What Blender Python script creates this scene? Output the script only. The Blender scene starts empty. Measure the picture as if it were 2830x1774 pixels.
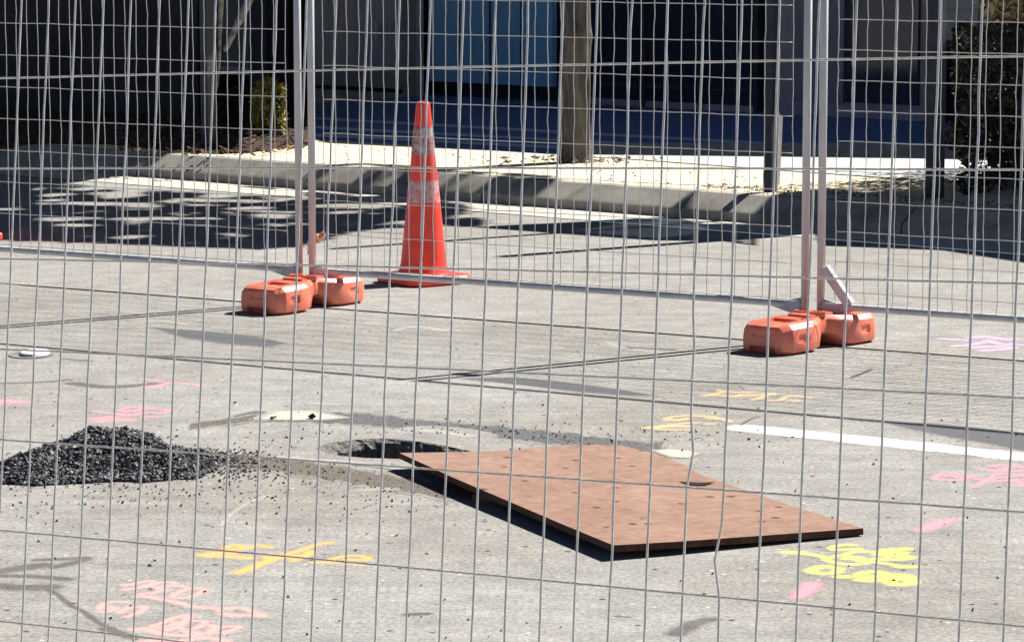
import bpy, bmesh, math, random
import numpy as np
from mathutils import Vector, Matrix, noise
from mathutils.geometry import tessellate_polygon
random.seed(7)
SC = bpy.context.scene
COL = SC.collection
R = math.radians
# ------------------------------------------------------------------ camera
F, CX, CY, CH = 9000.0, 1415.0, 887.0, 1.75
TH = math.atan(1137 / F)
RIGHT = Vector((1, 0, 0)); FWD = Vector((0, math.cos(TH), -math.sin(TH))); UP = Vector((0, math.sin(TH), math.cos(TH)))
CAM = Vector((0, 0, CH))
cd = bpy.data.cameras.new('camera'); cam = bpy.data.objects.new('camera', cd); COL.objects.link(cam)
cd.sensor_width = 36; cd.lens = F / 2830 * 36; cd.clip_start = 0.1; cd.clip_end = 2000
cam.location = CAM; cam.rotation_euler = (R(90) - TH, 0, 0)
SC.camera = cam
# ------------------------------------------------------------------ light
EL = R(46.4)
SH = Vector((0.818, 0.575, 0)).normalized()          # horizontal direction towards the sun
SUN = Vector((SH.x * math.cos(EL), SH.y * math.cos(EL), math.sin(EL)))
world = bpy.data.worlds.new("World"); SC.world = world; world.use_nodes = True
nt = world.node_tree; bg = nt.nodes['Background']
sky = nt.nodes.new('ShaderNodeTexSky'); sky.sky_type = 'NISHITA'; sky.sun_disc = False
sky.sun_elevation = EL; sky.sun_rotation = math.atan2(SH.x, SH.y)
sky.altitude = 2500; sky.air_density = 0.38; sky.dust_density = 0.2; sky.ozone_density = 1.6
nt.links.new(sky.outputs[0], bg.inputs[0]); bg.inputs[1].default_value = 0.05
sl = bpy.data.lights.new('sun', 'SUN'); so = bpy.data.objects.new('sun', sl); COL.objects.link(so)
sl.energy = 5.0; sl.angle = R(0.62); sl.color = (1.0, 0.965, 0.9)
so.rotation_euler = SUN.to_track_quat('Z', 'Y').to_euler(); so.location = SUN * 30
SC.cycles.transparent_max_bounces = 48
SC.view_settings.view_transform = 'Standard'; SC.view_settings.look = 'None'
SC.view_settings.exposure = 1.03; SC.view_settings.gamma = 1.0

# ------------------------------------------------------------------ helpers
def G(px, py, z=0.0):
    ray = FWD * F + RIGHT * (px - CX) + UP * (CY - py)
    return CAM + ray * ((z - CH) / ray.z)
def proj(p):
    d = p - CAM; w = d.dot(FWD)
    return (CX + F * d.dot(RIGHT) / w, CY - F * d.dot(UP) / w)
def height_at(g, py):
    k = (CY - py) / F                      # up/fwd ratio
    dx = g.y                                # d = (gx, gy, z-CH)
    c, s = math.cos(TH), math.sin(TH)
    return CH + dx * (k * c - s) / (c + k * s)
def sunup(p, H):                           # the point at height H whose shadow is p
    return p + Vector((SH.x, SH.y, math.tan(EL))) * ((H - p.z) / math.tan(EL))

def mat(name, col, rough=0.8, metal=0.0, spec=0.3):
    m = bpy.data.materials.new(name); m.use_nodes = True
    b = m.node_tree.nodes['Principled BSDF']
    b.inputs['Base Color'].default_value = (*col, 1); b.inputs['Roughness'].default_value = rough
    b.inputs['Metallic'].default_value = metal; b.inputs['Specular IOR Level'].default_value = spec
    return m
def noisy(name, c1, c2, scale=8, rough=0.85, metal=0.0, bump=0.2, bscale=None, detail=8, spec=0.3, lo=0.35, hi=0.65, stretch=None, dist=0.01):
    m = mat(name, c1, rough, metal, spec); t = m.node_tree; b = t.nodes['Principled BSDF']
    tc = t.nodes.new('ShaderNodeTexCoord'); src = tc.outputs['Object']
    if stretch:
        mp = t.nodes.new('ShaderNodeMapping'); mp.inputs['Scale'].default_value = stretch
        t.links.new(src, mp.inputs[0]); src = mp.outputs[0]
    n = t.nodes.new('ShaderNodeTexNoise'); n.inputs['Scale'].default_value = scale; n.inputs['Detail'].default_value = detail
    n.inputs['Roughness'].default_value = 0.65
    t.links.new(src, n.inputs['Vector'])
    r = t.nodes.new('ShaderNodeValToRGB'); r.color_ramp.elements[0].position = lo; r.color_ramp.elements[1].position = hi
    r.color_ramp.elements[0].color = (*c1, 1); r.color_ramp.elements[1].color = (*c2, 1)
    t.links.new(n.outputs['Fac'], r.inputs[0]); t.links.new(r.outputs[0], b.inputs['Base Color'])
    if bump:
        n2 = t.nodes.new('ShaderNodeTexNoise'); n2.inputs['Scale'].default_value = bscale or scale * 6; n2.inputs['Detail'].default_value = 6
        t.links.new(src, n2.inputs['Vector'])
        bp = t.nodes.new('ShaderNodeBump'); bp.inputs['Strength'].default_value = bump; bp.inputs['Distance'].default_value = dist
        t.links.new(n2.outputs['Fac'], bp.inputs['Height']); t.links.new(bp.outputs[0], b.inputs['Normal'])
    return m

def asphalt_mat():
    m = mat('aged_asphalt', (0.25, 0.24, 0.22), 0.9, 0, 0.25); t = m.node_tree; b = t.nodes['Principled BSDF']; N = t.nodes.new; L = t.links.new
    tc = N('ShaderNodeTexCoord')
    def nz(scale, detail=6, rough=0.6):
        n = N('ShaderNodeTexNoise'); n.inputs['Scale'].default_value = scale; n.inputs['Detail'].default_value = detail
        n.inputs['Roughness'].default_value = rough; L(tc.outputs['Object'], n.inputs['Vector']); return n
    def ramp(src, p0, c0, p1, c1):
        r = N('ShaderNodeValToRGB'); r.color_ramp.elements[0].position = p0; r.color_ramp.elements[1].position = p1
        r.color_ramp.elements[0].color = (*c0, 1); r.color_ramp.elements[1].color = (*c1, 1); L(src, r.inputs[0]); return r
    def mix(kind, fac, a, bb):
        x = N('ShaderNodeMix'); x.data_type = 'RGBA'; x.blend_type = kind
        if isinstance(fac, float): x.inputs[0].default_value = fac
        else: L(fac, x.inputs[0])
        L(a, x.inputs[6]); L(bb, x.inputs[7]); return x.outputs[2]
    big = ramp(nz(0.7, 4).outputs['Fac'], .35, (0.325, 0.322, 0.31), .65, (0.275, 0.263, 0.24))
    mid = ramp(nz(6, 8, .7).outputs['Fac'], .3, (.74, .74, .75), .7, (1.16, 1.15, 1.12))
    fine = ramp(nz(70, 5, .75).outputs['Fac'], .36, (.62, .62, .63), .62, (1.25, 1.24, 1.23))
    c = mix('MULTIPLY', 1.0, big.outputs[0], mid.outputs[0]); c = mix('MULTIPLY', 1.0, c, fine.outputs[0])
    v = N('ShaderNodeTexVoronoi'); v.inputs['Scale'].default_value = 16; v.inputs['Randomness'].default_value = 1; L(tc.outputs['Object'], v.inputs['Vector'])
    sp = ramp(v.outputs['Distance'], .10, (.16, .155, .15), .17, (1, 1, 1))
    # only some cells carry a stain
    wn = N('ShaderNodeMath'); wn.operation = 'GREATER_THAN'; wn.inputs[1].default_value = 0.72; L(v.outputs['Color'], wn.inputs[0])
    c2 = mix('MULTIPLY', wn.outputs[0], c, sp.outputs[0])
    v2 = N('ShaderNodeTexVoronoi'); v2.inputs['Scale'].default_value = 24; L(tc.outputs['Object'], v2.inputs['Vector'])
    lt = ramp(v2.outputs['Distance'], .1, (2.0, 1.95, 1.85), .2, (1, 1, 1))
    wn2 = N('ShaderNodeMath'); wn2.operation = 'GREATER_THAN'; wn2.inputs[1].default_value = 0.8; L(v2.outputs['Color'], wn2.inputs[0])
    c3 = mix('MULTIPLY', wn2.outputs[0], c2, lt.outputs[0])
    # worn wheel-track streaks running along the road
    mp = N('ShaderNodeMapping'); mp.inputs['Rotation'].default_value = (0, 0, R(39.9)); mp.inputs['Scale'].default_value = (0.8, 7, 1)
    L(tc.outputs['Object'], mp.inputs[0]); st = N('ShaderNodeTexNoise'); st.inputs['Scale'].default_value = 2.2; st.inputs['Detail'].default_value = 7
    L(mp.outputs[0], st.inputs['Vector']); sr = ramp(st.outputs['Fac'], .36, (.90, .90, .905), .6, (1.03, 1.03, 1.03))
    c4 = mix('MULTIPLY', 1.0, c3, sr.outputs[0]); L(c4, b.inputs['Base Color'])
    bn = nz(90, 6, .7); bp = N('ShaderNodeBump'); bp.inputs['Strength'].default_value = .55; bp.inputs['Distance'].default_value = .006
    L(bn.outputs['Fac'], bp.inputs['Height']); L(bp.outputs[0], b.inputs['Normal'])
    return m
def paint_mat(name, col, dense=0.5, rough=0.75, nscale=22, vary=0.0):
    m = mat(name, col, rough); t = m.node_tree; b = t.nodes['Principled BSDF']; N = t.nodes.new; L = t.links.new
    at = N('ShaderNodeAttribute'); at.attribute_name = 'fade'
    tc = N('ShaderNodeTexCoord'); n = N('ShaderNodeTexNoise'); n.inputs['Scale'].default_value = nscale; n.inputs['Detail'].default_value = 8; n.inputs['Roughness'].default_value = .75
    L(tc.outputs['Object'], n.inputs['Vector'])
    mm = N('ShaderNodeMath'); mm.operation = 'MULTIPLY_ADD'; mm.inputs[1].default_value = 2.2; mm.inputs[2].default_value = -1.1; L(n.outputs['Fac'], mm.inputs[0])
    a = N('ShaderNodeMath'); a.operation = 'ADD'; L(at.outputs['Fac'], a.inputs[0]); L(mm.outputs[0], a.inputs[1])
    r = N('ShaderNodeMapRange'); r.inputs['From Min'].default_value = 1.0 - dense; r.inputs['From Max'].default_value = 1.7 - dense
    if 'spray' in name:
        n.inputs['Scale'].default_value = 60; mm.inputs[1].default_value = .9; mm.inputs[2].default_value = -.45; r.interpolation_type = 'SMOOTHSTEP'
        r.inputs['From Min'].default_value = .12 + (.85 - dense) * .35; r.inputs['From Max'].default_value = .95 + (.85 - dense) * .5
    L(a.outputs[0], r.inputs['Value']); L(r.outputs[0], b.inputs['Alpha'])
    if vary:
        n3 = N('ShaderNodeTexNoise'); n3.inputs['Scale'].default_value = 70; n3.inputs['Detail'].default_value = 6; n3.inputs['Roughness'].default_value = .8; L(tc.outputs['Object'], n3.inputs['Vector'])
        r3 = N('ShaderNodeValToRGB'); r3.color_ramp.elements[0].position = .38; r3.color_ramp.elements[1].position = .62
        r3.color_ramp.elements[0].color = (*[c * (1 - vary) for c in col], 1); r3.color_ramp.elements[1].color = (*[min(.9, c * (1 + vary)) for c in col], 1)
        L(n3.outputs['Fac'], r3.inputs[0]); L(r3.outputs[0], b.inputs['Base Color'])
        bp = N('ShaderNodeBump'); bp.inputs['Strength'].default_value = .8; bp.inputs['Distance'].default_value = .012; L(n3.outputs['Fac'], bp.inputs['Height']); L(bp.outputs[0], b.inputs['Normal'])
    return m

def overlay_mat(name, col, lo=.12, hi=.62, amp=.5, nscale=60, vary=0.0, rough=.85):
    """paint, dust or tar lying on the asphalt: its own colour where 'fade' is high, bare asphalt where it is not"""
    m = asphalt_mat(); m.name = name; t = m.node_tree; b = t.nodes['Principled BSDF']; N = t.nodes.new; L = t.links.new
    base = b.inputs['Base Color'].links[0].from_socket
    at = N('ShaderNodeAttribute'); at.attribute_name = 'fade'; tc = N('ShaderNodeTexCoord')
    n = N('ShaderNodeTexNoise'); n.inputs['Scale'].default_value = nscale; n.inputs['Detail'].default_value = 8; n.inputs['Roughness'].default_value = .7; L(tc.outputs['Object'], n.inputs['Vector'])
    ma = N('ShaderNodeMath'); ma.operation = 'MULTIPLY_ADD'; ma.inputs[1].default_value = amp; ma.inputs[2].default_value = -amp / 2; L(n.outputs['Fac'], ma.inputs[0])
    ad = N('ShaderNodeMath'); ad.operation = 'ADD'; L(at.outputs['Fac'], ad.inputs[0]); L(ma.outputs[0], ad.inputs[1])
    r = N('ShaderNodeMapRange'); r.interpolation_type = 'SMOOTHSTEP'; r.inputs['From Min'].default_value = lo; r.inputs['From Max'].default_value = hi; L(ad.outputs[0], r.inputs['Value'])
    gt = N('ShaderNodeMath'); gt.operation = 'MULTIPLY'; L(r.outputs[0], gt.inputs[0])           # no paint where fade is nought
    g2 = N('ShaderNodeMapRange'); g2.inputs['From Min'].default_value = 0.0; g2.inputs['From Max'].default_value = .12; L(at.outputs['Fac'], g2.inputs['Value']); L(g2.outputs[0], gt.inputs[1])
    n3 = N('ShaderNodeTexNoise'); n3.inputs['Scale'].default_value = 75; n3.inputs['Detail'].default_value = 6; n3.inputs['Roughness'].default_value = .8; L(tc.outputs['Object'], n3.inputs['Vector'])
    v = max(vary, .10); r3 = N('ShaderNodeValToRGB'); r3.color_ramp.elements[0].position = .36; r3.color_ramp.elements[1].position = .64
    r3.color_ramp.elements[0].color = (*[c * (1 - v) for c in col], 1); r3.color_ramp.elements[1].color = (*[min(.92, c * (1 + v)) for c in col], 1); L(n3.outputs['Fac'], r3.inputs[0])
    x = N('ShaderNodeMix'); x.data_type = 'RGBA'; L(gt.outputs[0], x.inputs[0]); L(base, x.inputs[6]); L(r3.outputs[0], x.inputs[7]); L(x.outputs[2], b.inputs['Base Color'])
    if 'spray' in name:            # the densest paint, in the middle of a stroke, is palest
        c2 = N('ShaderNodeMapRange'); c2.inputs['From Min'].default_value = .6; c2.inputs['From Max'].default_value = 1.15; L(ad.outputs[0], c2.inputs['Value'])
        y = N('ShaderNodeMix'); y.data_type = 'RGBA'; L(c2.outputs[0], y.inputs[0]); L(r3.outputs[0], y.inputs[6]); y.inputs[7].default_value = (*[min(.92, c * .86 + .10) for c in col], 1); L(y.outputs[2], x.inputs[7])
    return m

def link(o, parent=None):
    COL.objects.link(o)
    if parent is not None: o.parent = parent; o.matrix_parent_inverse = parent.matrix_world.inverted()
    return o
def empty(name, loc):
    o = bpy.data.objects.new(name, None); o.empty_display_size = .1; o.location = loc; COL.objects.link(o)
    bpy.context.view_layer.update(); return o
def tag(o, label=None, cat=None, group=None, kind=None):
    if label: o['label'] = label
    if cat: o['category'] = cat
    if group: o['group'] = group
    if kind: o['kind'] = kind
    return o
class MB:
    """collects geometry in world coordinates and links it as one object"""
    def __init__(s): s.v = []; s.f = []; s.a = []
    def add(s, vs, fs, fade=None):
        n = len(s.v); s.v += [Vector(v) for v in vs]; s.f += [[i + n for i in f] for f in fs]; s.a += (fade or [1.0] * len(vs))
    def box(s, c, ax, ay, az):      # centre and three half-extent vectors
        c, ax, ay, az = map(Vector, (c, ax, ay, az))
        vs = [c + ax * i + ay * j + az * k for k in (-1, 1) for j in (-1, 1) for i in (-1, 1)]
        s.add(vs, [(0, 2, 3, 1), (4, 5, 7, 6), (0, 1, 5, 4), (2, 6, 7, 3), (0, 4, 6, 2), (1, 3, 7, 5)])
    def tube(s, pts, r, n=6, cap=True):
        pts = [Vector(p) for p in pts]; vs = []; fs = []; m = len(pts)
        rr = r if isinstance(r, (list, tuple)) else [r] * m
        for i, p in enumerate(pts):
            d = (pts[min(i + 1, m - 1)] - pts[max(i - 1, 0)]).normalized()
            x = d.cross(Vector((.13, .97, .21))).normalized() if abs(d.y) < .95 else d.cross(Vector((1, 0, 0))).normalized(); y = d.cross(x)
            for k in range(n):
                a = 2 * math.pi * k / n; vs.append(p + (x * math.cos(a) + y * math.sin(a)) * rr[i])
        for i in range(m - 1):
            for k in range(n):
                k2 = (k + 1) % n; fs.append((i * n + k, i * n + k2, (i + 1) * n + k2, (i + 1) * n + k))
        if cap: fs.append(tuple(range(n - 1, -1, -1))); fs.append(tuple((m - 1) * n + k for k in range(n)))
        s.add(vs, fs)
    def slab(s, pts, thick, hole=None):   # polygon extruded straight down
        pts = [Vector(p) for p in pts]; loops = [pts] + ([[Vector(p) for p in hole]] if hole else [])
        allp = [p for l in loops for p in l]; tris = tessellate_polygon([[Vector((p.x, p.y, 0)) for p in l] for l in loops])
        n = len(allp); vs = allp + [p - Vector((0, 0, thick)) for p in allp]; fs = []
        for t in tris:
            a, b_, c = (allp[i] for i in t); up = (b_ - a).cross(c - a).z > 0; t = tuple(t) if up else tuple(reversed(t))
            fs.append(t); fs.append(tuple(i + n for i in reversed(t)))
        o = 0
        for l in loops:
            m = len(l)
            for i in range(m): j = (i + 1) % m; fs.append((o + i, o + i + n, o + j + n, o + j))
            o += m
        s.add(vs, fs)
    def ribbon(s, pts, w, z, soft=.35, amp=1.0):
        """flat stroke on the ground through pixel points; w = full width in metres"""
        P = [G(x, y, z) for x, y in pts]; Q = []
        for i in range(len(P) - 1):            # Catmull-Rom
            p0 = P[max(i - 1, 0)]; p1 = P[i]; p2 = P[i + 1]; p3 = P[min(i + 2, len(P) - 1)]
            for k in range(6):
                u = k / 6; Q.append(.5 * ((2 * p1) + (p2 - p0) * u + (2 * p0 - 5 * p1 + 4 * p2 - p3) * u * u + (3 * p1 - p0 - 3 * p2 + p3) * u ** 3))
        Q.append(P[-1]); m = len(Q); vs = []; fs = []; fd = []
        d0 = (Q[1] - Q[0]).normalized(); d1 = (Q[-1] - Q[-2]).normalized()
        Q = [Q[0] - d0 * w * .4] + Q + [Q[-1] + d1 * w * .4]; m = len(Q)
        for i, q in enumerate(Q):
            d = (Q[min(i + 1, m - 1)] - Q[max(i - 1, 0)]); d.z = 0
            d = d.normalized() if d.length > 1e-6 else Vector((1, 0, 0)); n = Vector((-d.y, d.x, 0)); ww = w * random.uniform(.85, 1.15) / 2
            e = 0.0 if i in (0, m - 1) else 1.0
            for o, a in ((-1 - soft, 0), (-.45, 1), (.45, 1), (1 + soft, 0)):
                p = q + n * o * ww; p.z = z; vs.append(p); fd.append(a * e * amp)
        for i in range(m - 1):
            for k in range(3): fs.append((i * 4 + k, i * 4 + k + 1, (i + 1) * 4 + k + 1, (i + 1) * 4 + k))
        s.add(vs, fs, fd)
    def build(s, name, m, parent=None, smooth=False, origin=None):
        me = bpy.data.meshes.new(name); o0 = Vector(origin) if origin is not None else (parent.matrix_world.translation.copy() if parent is not None else (s.v[0].copy() if s.v else Vector()))
        me.from_pydata([v - o0 for v in s.v], [], s.f); me.update()
        if smooth:
            for p in me.polygons: p.use_smooth = True
        at = me.attributes.new('fade', 'FLOAT', 'POINT')
        for i, a in enumerate(s.a): at.data[i].value = a
        me.materials.append(m); o = bpy.data.objects.new(name, me); COL.objects.link(o)
        if parent is None: o.location = o0
        else: o.parent = parent
        bpy.context.view_layer.update()
        return o

def chip(b, c, s, rnd):
    ax = Vector((rnd.gauss(0, 1), rnd.gauss(0, 1), rnd.gauss(0, .6))).normalized(); t = ax.cross(Vector((rnd.random(), rnd.random(), rnd.random() + .1))).normalized(); u = ax.cross(t)
    l = s * rnd.uniform(.8, 1.5); w = s * rnd.uniform(.55, 1.0); h = s * rnd.uniform(.4, .8)
    v = [c + ax * l, c - ax * l, c + t * w + ax * l * .2, c - t * w - ax * .3 * l, c + u * h, c - u * h]
    b.add(v, [(0, 2, 4), (2, 1, 4), (1, 3, 4), (3, 0, 4), (2, 0, 5), (1, 2, 5), (3, 1, 5), (0, 3, 5)])
# ------------------------------------------------------------------ materials
M = {}
M['asphalt'] = asphalt_mat()
M['rough_asphalt'] = noisy('broken_asphalt', (.05, .05, .05), (.27, .26, .245), 60, .95, bump=.9, bscale=90, dist=.02, lo=.3, hi=.7)
M['dusty_patch'] = noisy('dusty_trench_fill', (.14, .125, .11), (.30, .275, .24), 45, .95, bump=.6, bscale=90, dist=.012, lo=.3, hi=.7)
M['darkdash'] = overlay_mat('dark_dash_overlay', (.105, .108, .115), .0, .65, .6, 40, .3)
M['white_paint'] = overlay_mat('white_line_paint', (.84, .84, .83), .25, .5, .35, 40)
M['pink'] = overlay_mat('pink_spray', (.82, .23, .29), .08, .8, .35); M['pinklight'] = overlay_mat('pale_pink_spray', (.82, .31, .29), .06, .72, .3)
M['orange'] = overlay_mat('orange_spray', (.92, .36, .09), .08, .75, .35); M['orangefaint'] = overlay_mat('faint_orange_spray', (.88, .42, .18), .12, 1.05, .6)
M['yellow'] = overlay_mat('yellow_spray', (.80, .72, .11), .08, .68, .3); M['purple'] = overlay_mat('violet_spray', (.66, .34, .72), .08, .85, .35)
M['stain'] = overlay_mat('dark_stain', (.10, .09, .085), .15, 1.25, .8, 14, .3); M['chalk'] = overlay_mat('chalk_scuff', (.50, .48, .44), .45, 1.7, 1.0, 25)
M['skid'] = overlay_mat('thin_tar_line', (.07, .07, .07), .15, .9, .5)
M['sand'] = noisy('pale_mortar', (.50, .46, .38), (.72, .69, .62), 30, .95, bump=.5, dist=.006)
M['mortar'] = overlay_mat('pale_mortar_patch', (.50, .455, .37), .2, 1.0, 1.3, 14, .35)
M['tstrip'] = overlay_mat('grey_broken_strip', (.11, .11, .11), .0, .75, .9, 22, .8); M['dstrip'] = overlay_mat('gravelly_strip', (.13, .112, .095), .05, .85, 1.0, 22, .75)
M['gutter'] = noisy('gutter_concrete', (.42, .39, .33), (.56, .53, .46), 9, .9, bump=.3)
M['kerb'] = noisy('kerb_concrete', (.22, .205, .175), (.37, .35, .30), 5, .9, bump=.3, dist=.004)
M['path'] = noisy('cream_path', (.60, .50, .34), (.82, .72, .52), 22, .95, bump=.4, bscale=120, dist=.006)
M['fore'] = noisy('forecourt_shade_blue', (.09, .19, .50), (.12, .24, .58), 5, .6, bump=.1)  # forecourt paving with the blue of its shade in the colour
M['forelight'] = noisy('forecourt_sunlit_copy', (.42, .42, .41), (.55, .55, .54), 9, .8, bump=.15)  # same paving, coloured for its sunlit part
M['edge'] = noisy('step_edge_shade_blue', (.45, .62, .92), (.5, .68, .95), 12, .6)
M['mulch'] = noisy('bark_mulch', (.018, .011, .008), (.13, .075, .05), 26, .95, bump=1.0, bscale=60, dist=.04)
M['galv'] = noisy('galvanised_wire', (.56, .545, .51), (.78, .765, .73), 60, .4, .5, bump=0, spec=.5)
M['galvfar'] = noisy('galvanised_far_wire', (.52, .515, .50), (.68, .67, .65), 60, .5, .3, bump=0, spec=.5)
M['pole'] = noisy('galvanised_pole', (.48, .49, .50), (.64, .645, .65), 12, .55, .1, bump=.1, stretch=(1, 1, .25), spec=.5)
M['footor'] = noisy('orange_plastic', (.66, .14, .08), (.88, .26, .165), 7, .34, bump=.2, bscale=25, dist=.003, spec=.6)
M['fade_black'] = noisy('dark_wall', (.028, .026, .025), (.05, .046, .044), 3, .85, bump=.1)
def bs(m, k): return m
# ------------------------------------------------------------------ road frame
K0 = G(1140, 547); Av = (G(1850, 601) - G(430, 493)).normalized(); Pv = Vector((-Av.y, Av.x, 0))
def RP(a, p, z=0.0): v = K0 + Av * a + Pv * p; return Vector((v.x, v.y, z))
def strip(name, p0, p1, z0, z1, m, a0=-70, a1=70, kind='structure'):
    b = MB(); n = 1
    b.add([RP(a0, p0, z0), RP(a1, p0, z0), RP(a1, p1, z1), RP(a0, p1, z1)], [(0, 1, 2, 3)])
    return tag(b.build(name, m, origin=(0, 0, 0)), kind=kind)

# ---- pit rim (an irregular outline) and the road sheet around it
rim_px = [(872, 1238), (900, 1226), (945, 1219), (985, 1214), (1045, 1211), (1110, 1214), (1170, 1221), (1225, 1230), (1262, 1238), (1300, 1246),
          (1310, 1254), (1290, 1262), (1240, 1267), (1150, 1270), (1080, 1267), (1010, 1265), (950, 1260), (900, 1252)]
rim = [G(x, y) for x, y in rim_px]
b = MB()
outer = [RP(-70, -60), RP(70, -60), RP(70, -.45), RP(-70, -.45)]
allp = outer + rim
tr = tessellate_polygon([[Vector((p.x, p.y, 0)) for p in outer], [Vector((p.x, p.y, 0)) for p in rim]])
b.add(allp, [tuple(t) if (allp[t[1]] - allp[t[0]]).cross(allp[t[2]] - allp[t[0]]).z > 0 else tuple(reversed(t)) for t in tr])
road = tag(b.build('road', M['asphalt'], origin=(0, 0, 0)), kind='structure')
c0 = sum(rim, Vector()) / len(rim)
# subdivide rim, then rings going inwards and down
fine = []
for i in range(len(rim)):
    for k in range(4): fine.append(rim[i].lerp(rim[(i + 1) % len(rim)], k / 4))
rings = []; prof = [(0, 0), (.03, -.004), (.09, -.012), (.13, -.03), (.15, -.1), (.17, -.2), (.19, -.36), (.24, -.5), (.7, -.58), (1, -.6)]
for j, (t, z) in enumerate(prof):
    ring = []
    for i, p in enumerate(fine):
        q = p.lerp(c0, t); jt = 0 if j in (0,) else .5 * noise.noise(Vector((i * .55, j * .8, 3)))
        leftish = max(0.0, min(1.0, (c0.x - p.x - .12) / .3))      # the left bank slopes and is full of rubble
        t_ = t + leftish * t * .9 if j < 4 or j > 8 else t * 1.6 * leftish + (1 - leftish) * (.10 - .05 * (j - 3)); q = p.lerp(c0, min(1, t_)); q.z = z + (0 if j == 0 else jt * (.008 if j < 4 else .03)); q += (c0 - p).normalized() * (0 if j == 0 else jt * .03); ring.append(q)
    rings.append(ring)
b = MB(); n = len(fine); vs = [q for r_ in rings for q in r_]; fs = []
for j in range(len(rings) - 1):
    for i in range(n): k = (i + 1) % n; fs.append((j * n + i, j * n + k, (j + 1) * n + k, (j + 1) * n + i))
b.add(vs, fs); b.build('pothole', M['rough_asphalt'], road)['label'] = 'broken open hole in the asphalt beside the rusty plate'

tag(strip('gutter', -.46, 0.0, .004, .004, M['gutter']))
b = MB()
prof = [(0, 0.004), (.004, .055), (.016, .064), (.148, .145), (.215, .15)]
for (p0, z0), (p1, z1) in zip(prof, prof[1:]):
    b.add([RP(-70, p0, z0), RP(70, p0, z0), RP(70, p1, z1), RP(-70, p1, z1)], [(0, 1, 2, 3)])
kerb = tag(b.build('kerb', M['kerb'], origin=(0, 0, 0)), kind='structure')
strip('footpath', .215, 1.75, .15, .15, M['path'])
M['joint'] = mat('joint_filler', (.05, .045, .04), .95)
for k in range(-5, 6):
    b = MB(); a0 = .55 + k * 1.5
    for (p0, z0), (p1, z1) in zip([(-.45, .004)] + prof, prof + [(.4, .15)]):
        b.add([RP(a0, p0, z0 + .0012), RP(a0 + .009, p0, z0 + .0012), RP(a0 + .009, p1, z1 + .0012), RP(a0, p1, z1 + .0012)], [(0, 1, 2, 3)])
    b.build('kerb_joint', M['joint'], kerb)
b = MB(); rg = random.Random(12)
for _ in range(900):
    if rg.random() < .55: a_, p_ = rg.uniform(1.9, 4.2), rg.gauss(.42, .10)
    else: a_, p_ = rg.uniform(-4, 5), rg.uniform(.22, 1.7)
    if p_ < .2: continue
    chip(b, RP(a_, p_, .153), rg.uniform(.003, .011), rg)
tag(b.build('path_gravel', noisy('path_gravel', (.10, .06, .035), (.42, .30, .18), 6, .9, bump=0), origin=(0, 0, 0)), 'brown grit and bark scattered along the kerb edge of the cream footpath', 'grit', kind='stuff')
# forecourt: blue of the shade put into its colour, pale sheet where sun falls
WL = G(870, 245, .15); WR = G(2560, 335, .15); Wd = (WR - WL).normalized(); Wn = Vector((-Wd.y, Wd.x, 0))
def WP(a, n, z=.15): v = WL + Wd * a + Wn * n; return Vector((v.x, v.y, z))
def p_of(v): return (v - K0).dot(Pv)
b = MB()
for a0_, a1_ in ((-70, -5.5), (8, 70)): b.add([RP(a0_, 1.75, .15), RP(a1_, 1.75, .15), RP(a1_, 30, .15), RP(a0_, 30, .15)], [(0, 1, 2, 3)])
tag(b.build('concrete_yard', M['gutter'], origin=(0, 0, 0)), kind='structure')
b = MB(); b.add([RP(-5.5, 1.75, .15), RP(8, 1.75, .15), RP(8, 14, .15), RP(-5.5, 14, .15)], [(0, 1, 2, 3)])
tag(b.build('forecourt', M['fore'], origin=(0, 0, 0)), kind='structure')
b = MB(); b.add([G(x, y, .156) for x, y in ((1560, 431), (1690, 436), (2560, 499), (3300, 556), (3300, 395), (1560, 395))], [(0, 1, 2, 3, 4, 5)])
tag(b.build('sunlit_forecourt', M['forelight'], origin=(0, 0, 0)), kind='structure')
b = MB(); b.add([Vector((-400, 25, -.6)), Vector((400, 25, -.6)), Vector((400, 900, -.6)), Vector((-400, 900, -.6))], [(0, 1, 2, 3)])
tag(b.build('ground', M['asphalt'], origin=(0, 0, 0)), kind='structure')
# pale joint lines in the forecourt, parallel with the wall, the shade's blue in their colour
b = MB()
for y0, y1 in (((830, 325), (2100, 396)), ((830, 350), (2560, 441)), ((830, 372), (1560, 409))):
    A_, B_ = G(*y0, .155), G(*y1, .155); nn = Vector((-(B_ - A_).normalized().y, (B_ - A_).normalized().x, 0)) * .11
    b.add([A_ - nn, B_ - nn, B_ + nn, A_ + nn], [(0, 1, 2, 3)])
A_, B_ = G(2160, 396, .155), G(2600, 421, .155); nn = nn
b.add([A_ - nn, B_ - nn, B_ + nn, A_ + nn], [(0, 1, 2, 3)])
tag(b.build('paving_joints', M['edge'], origin=(0, 0, 0)), kind='structure')
b = MB()
gp = [(-400, 395), (300, 400), (470, 418), (600, 427), (690, 424), (760, 412), (850, 402), (868, 390), (868, 300), (560, 230), (-400, 190)]
g3 = [G(x, y, .15) for x, y in gp]
for i, g in enumerate(g3): g.z = .17
b.slab(g3, .05); bed = tag(b.build('garden_bed', M['mulch'], origin=(0, 0, 0)), kind='structure')
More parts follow.
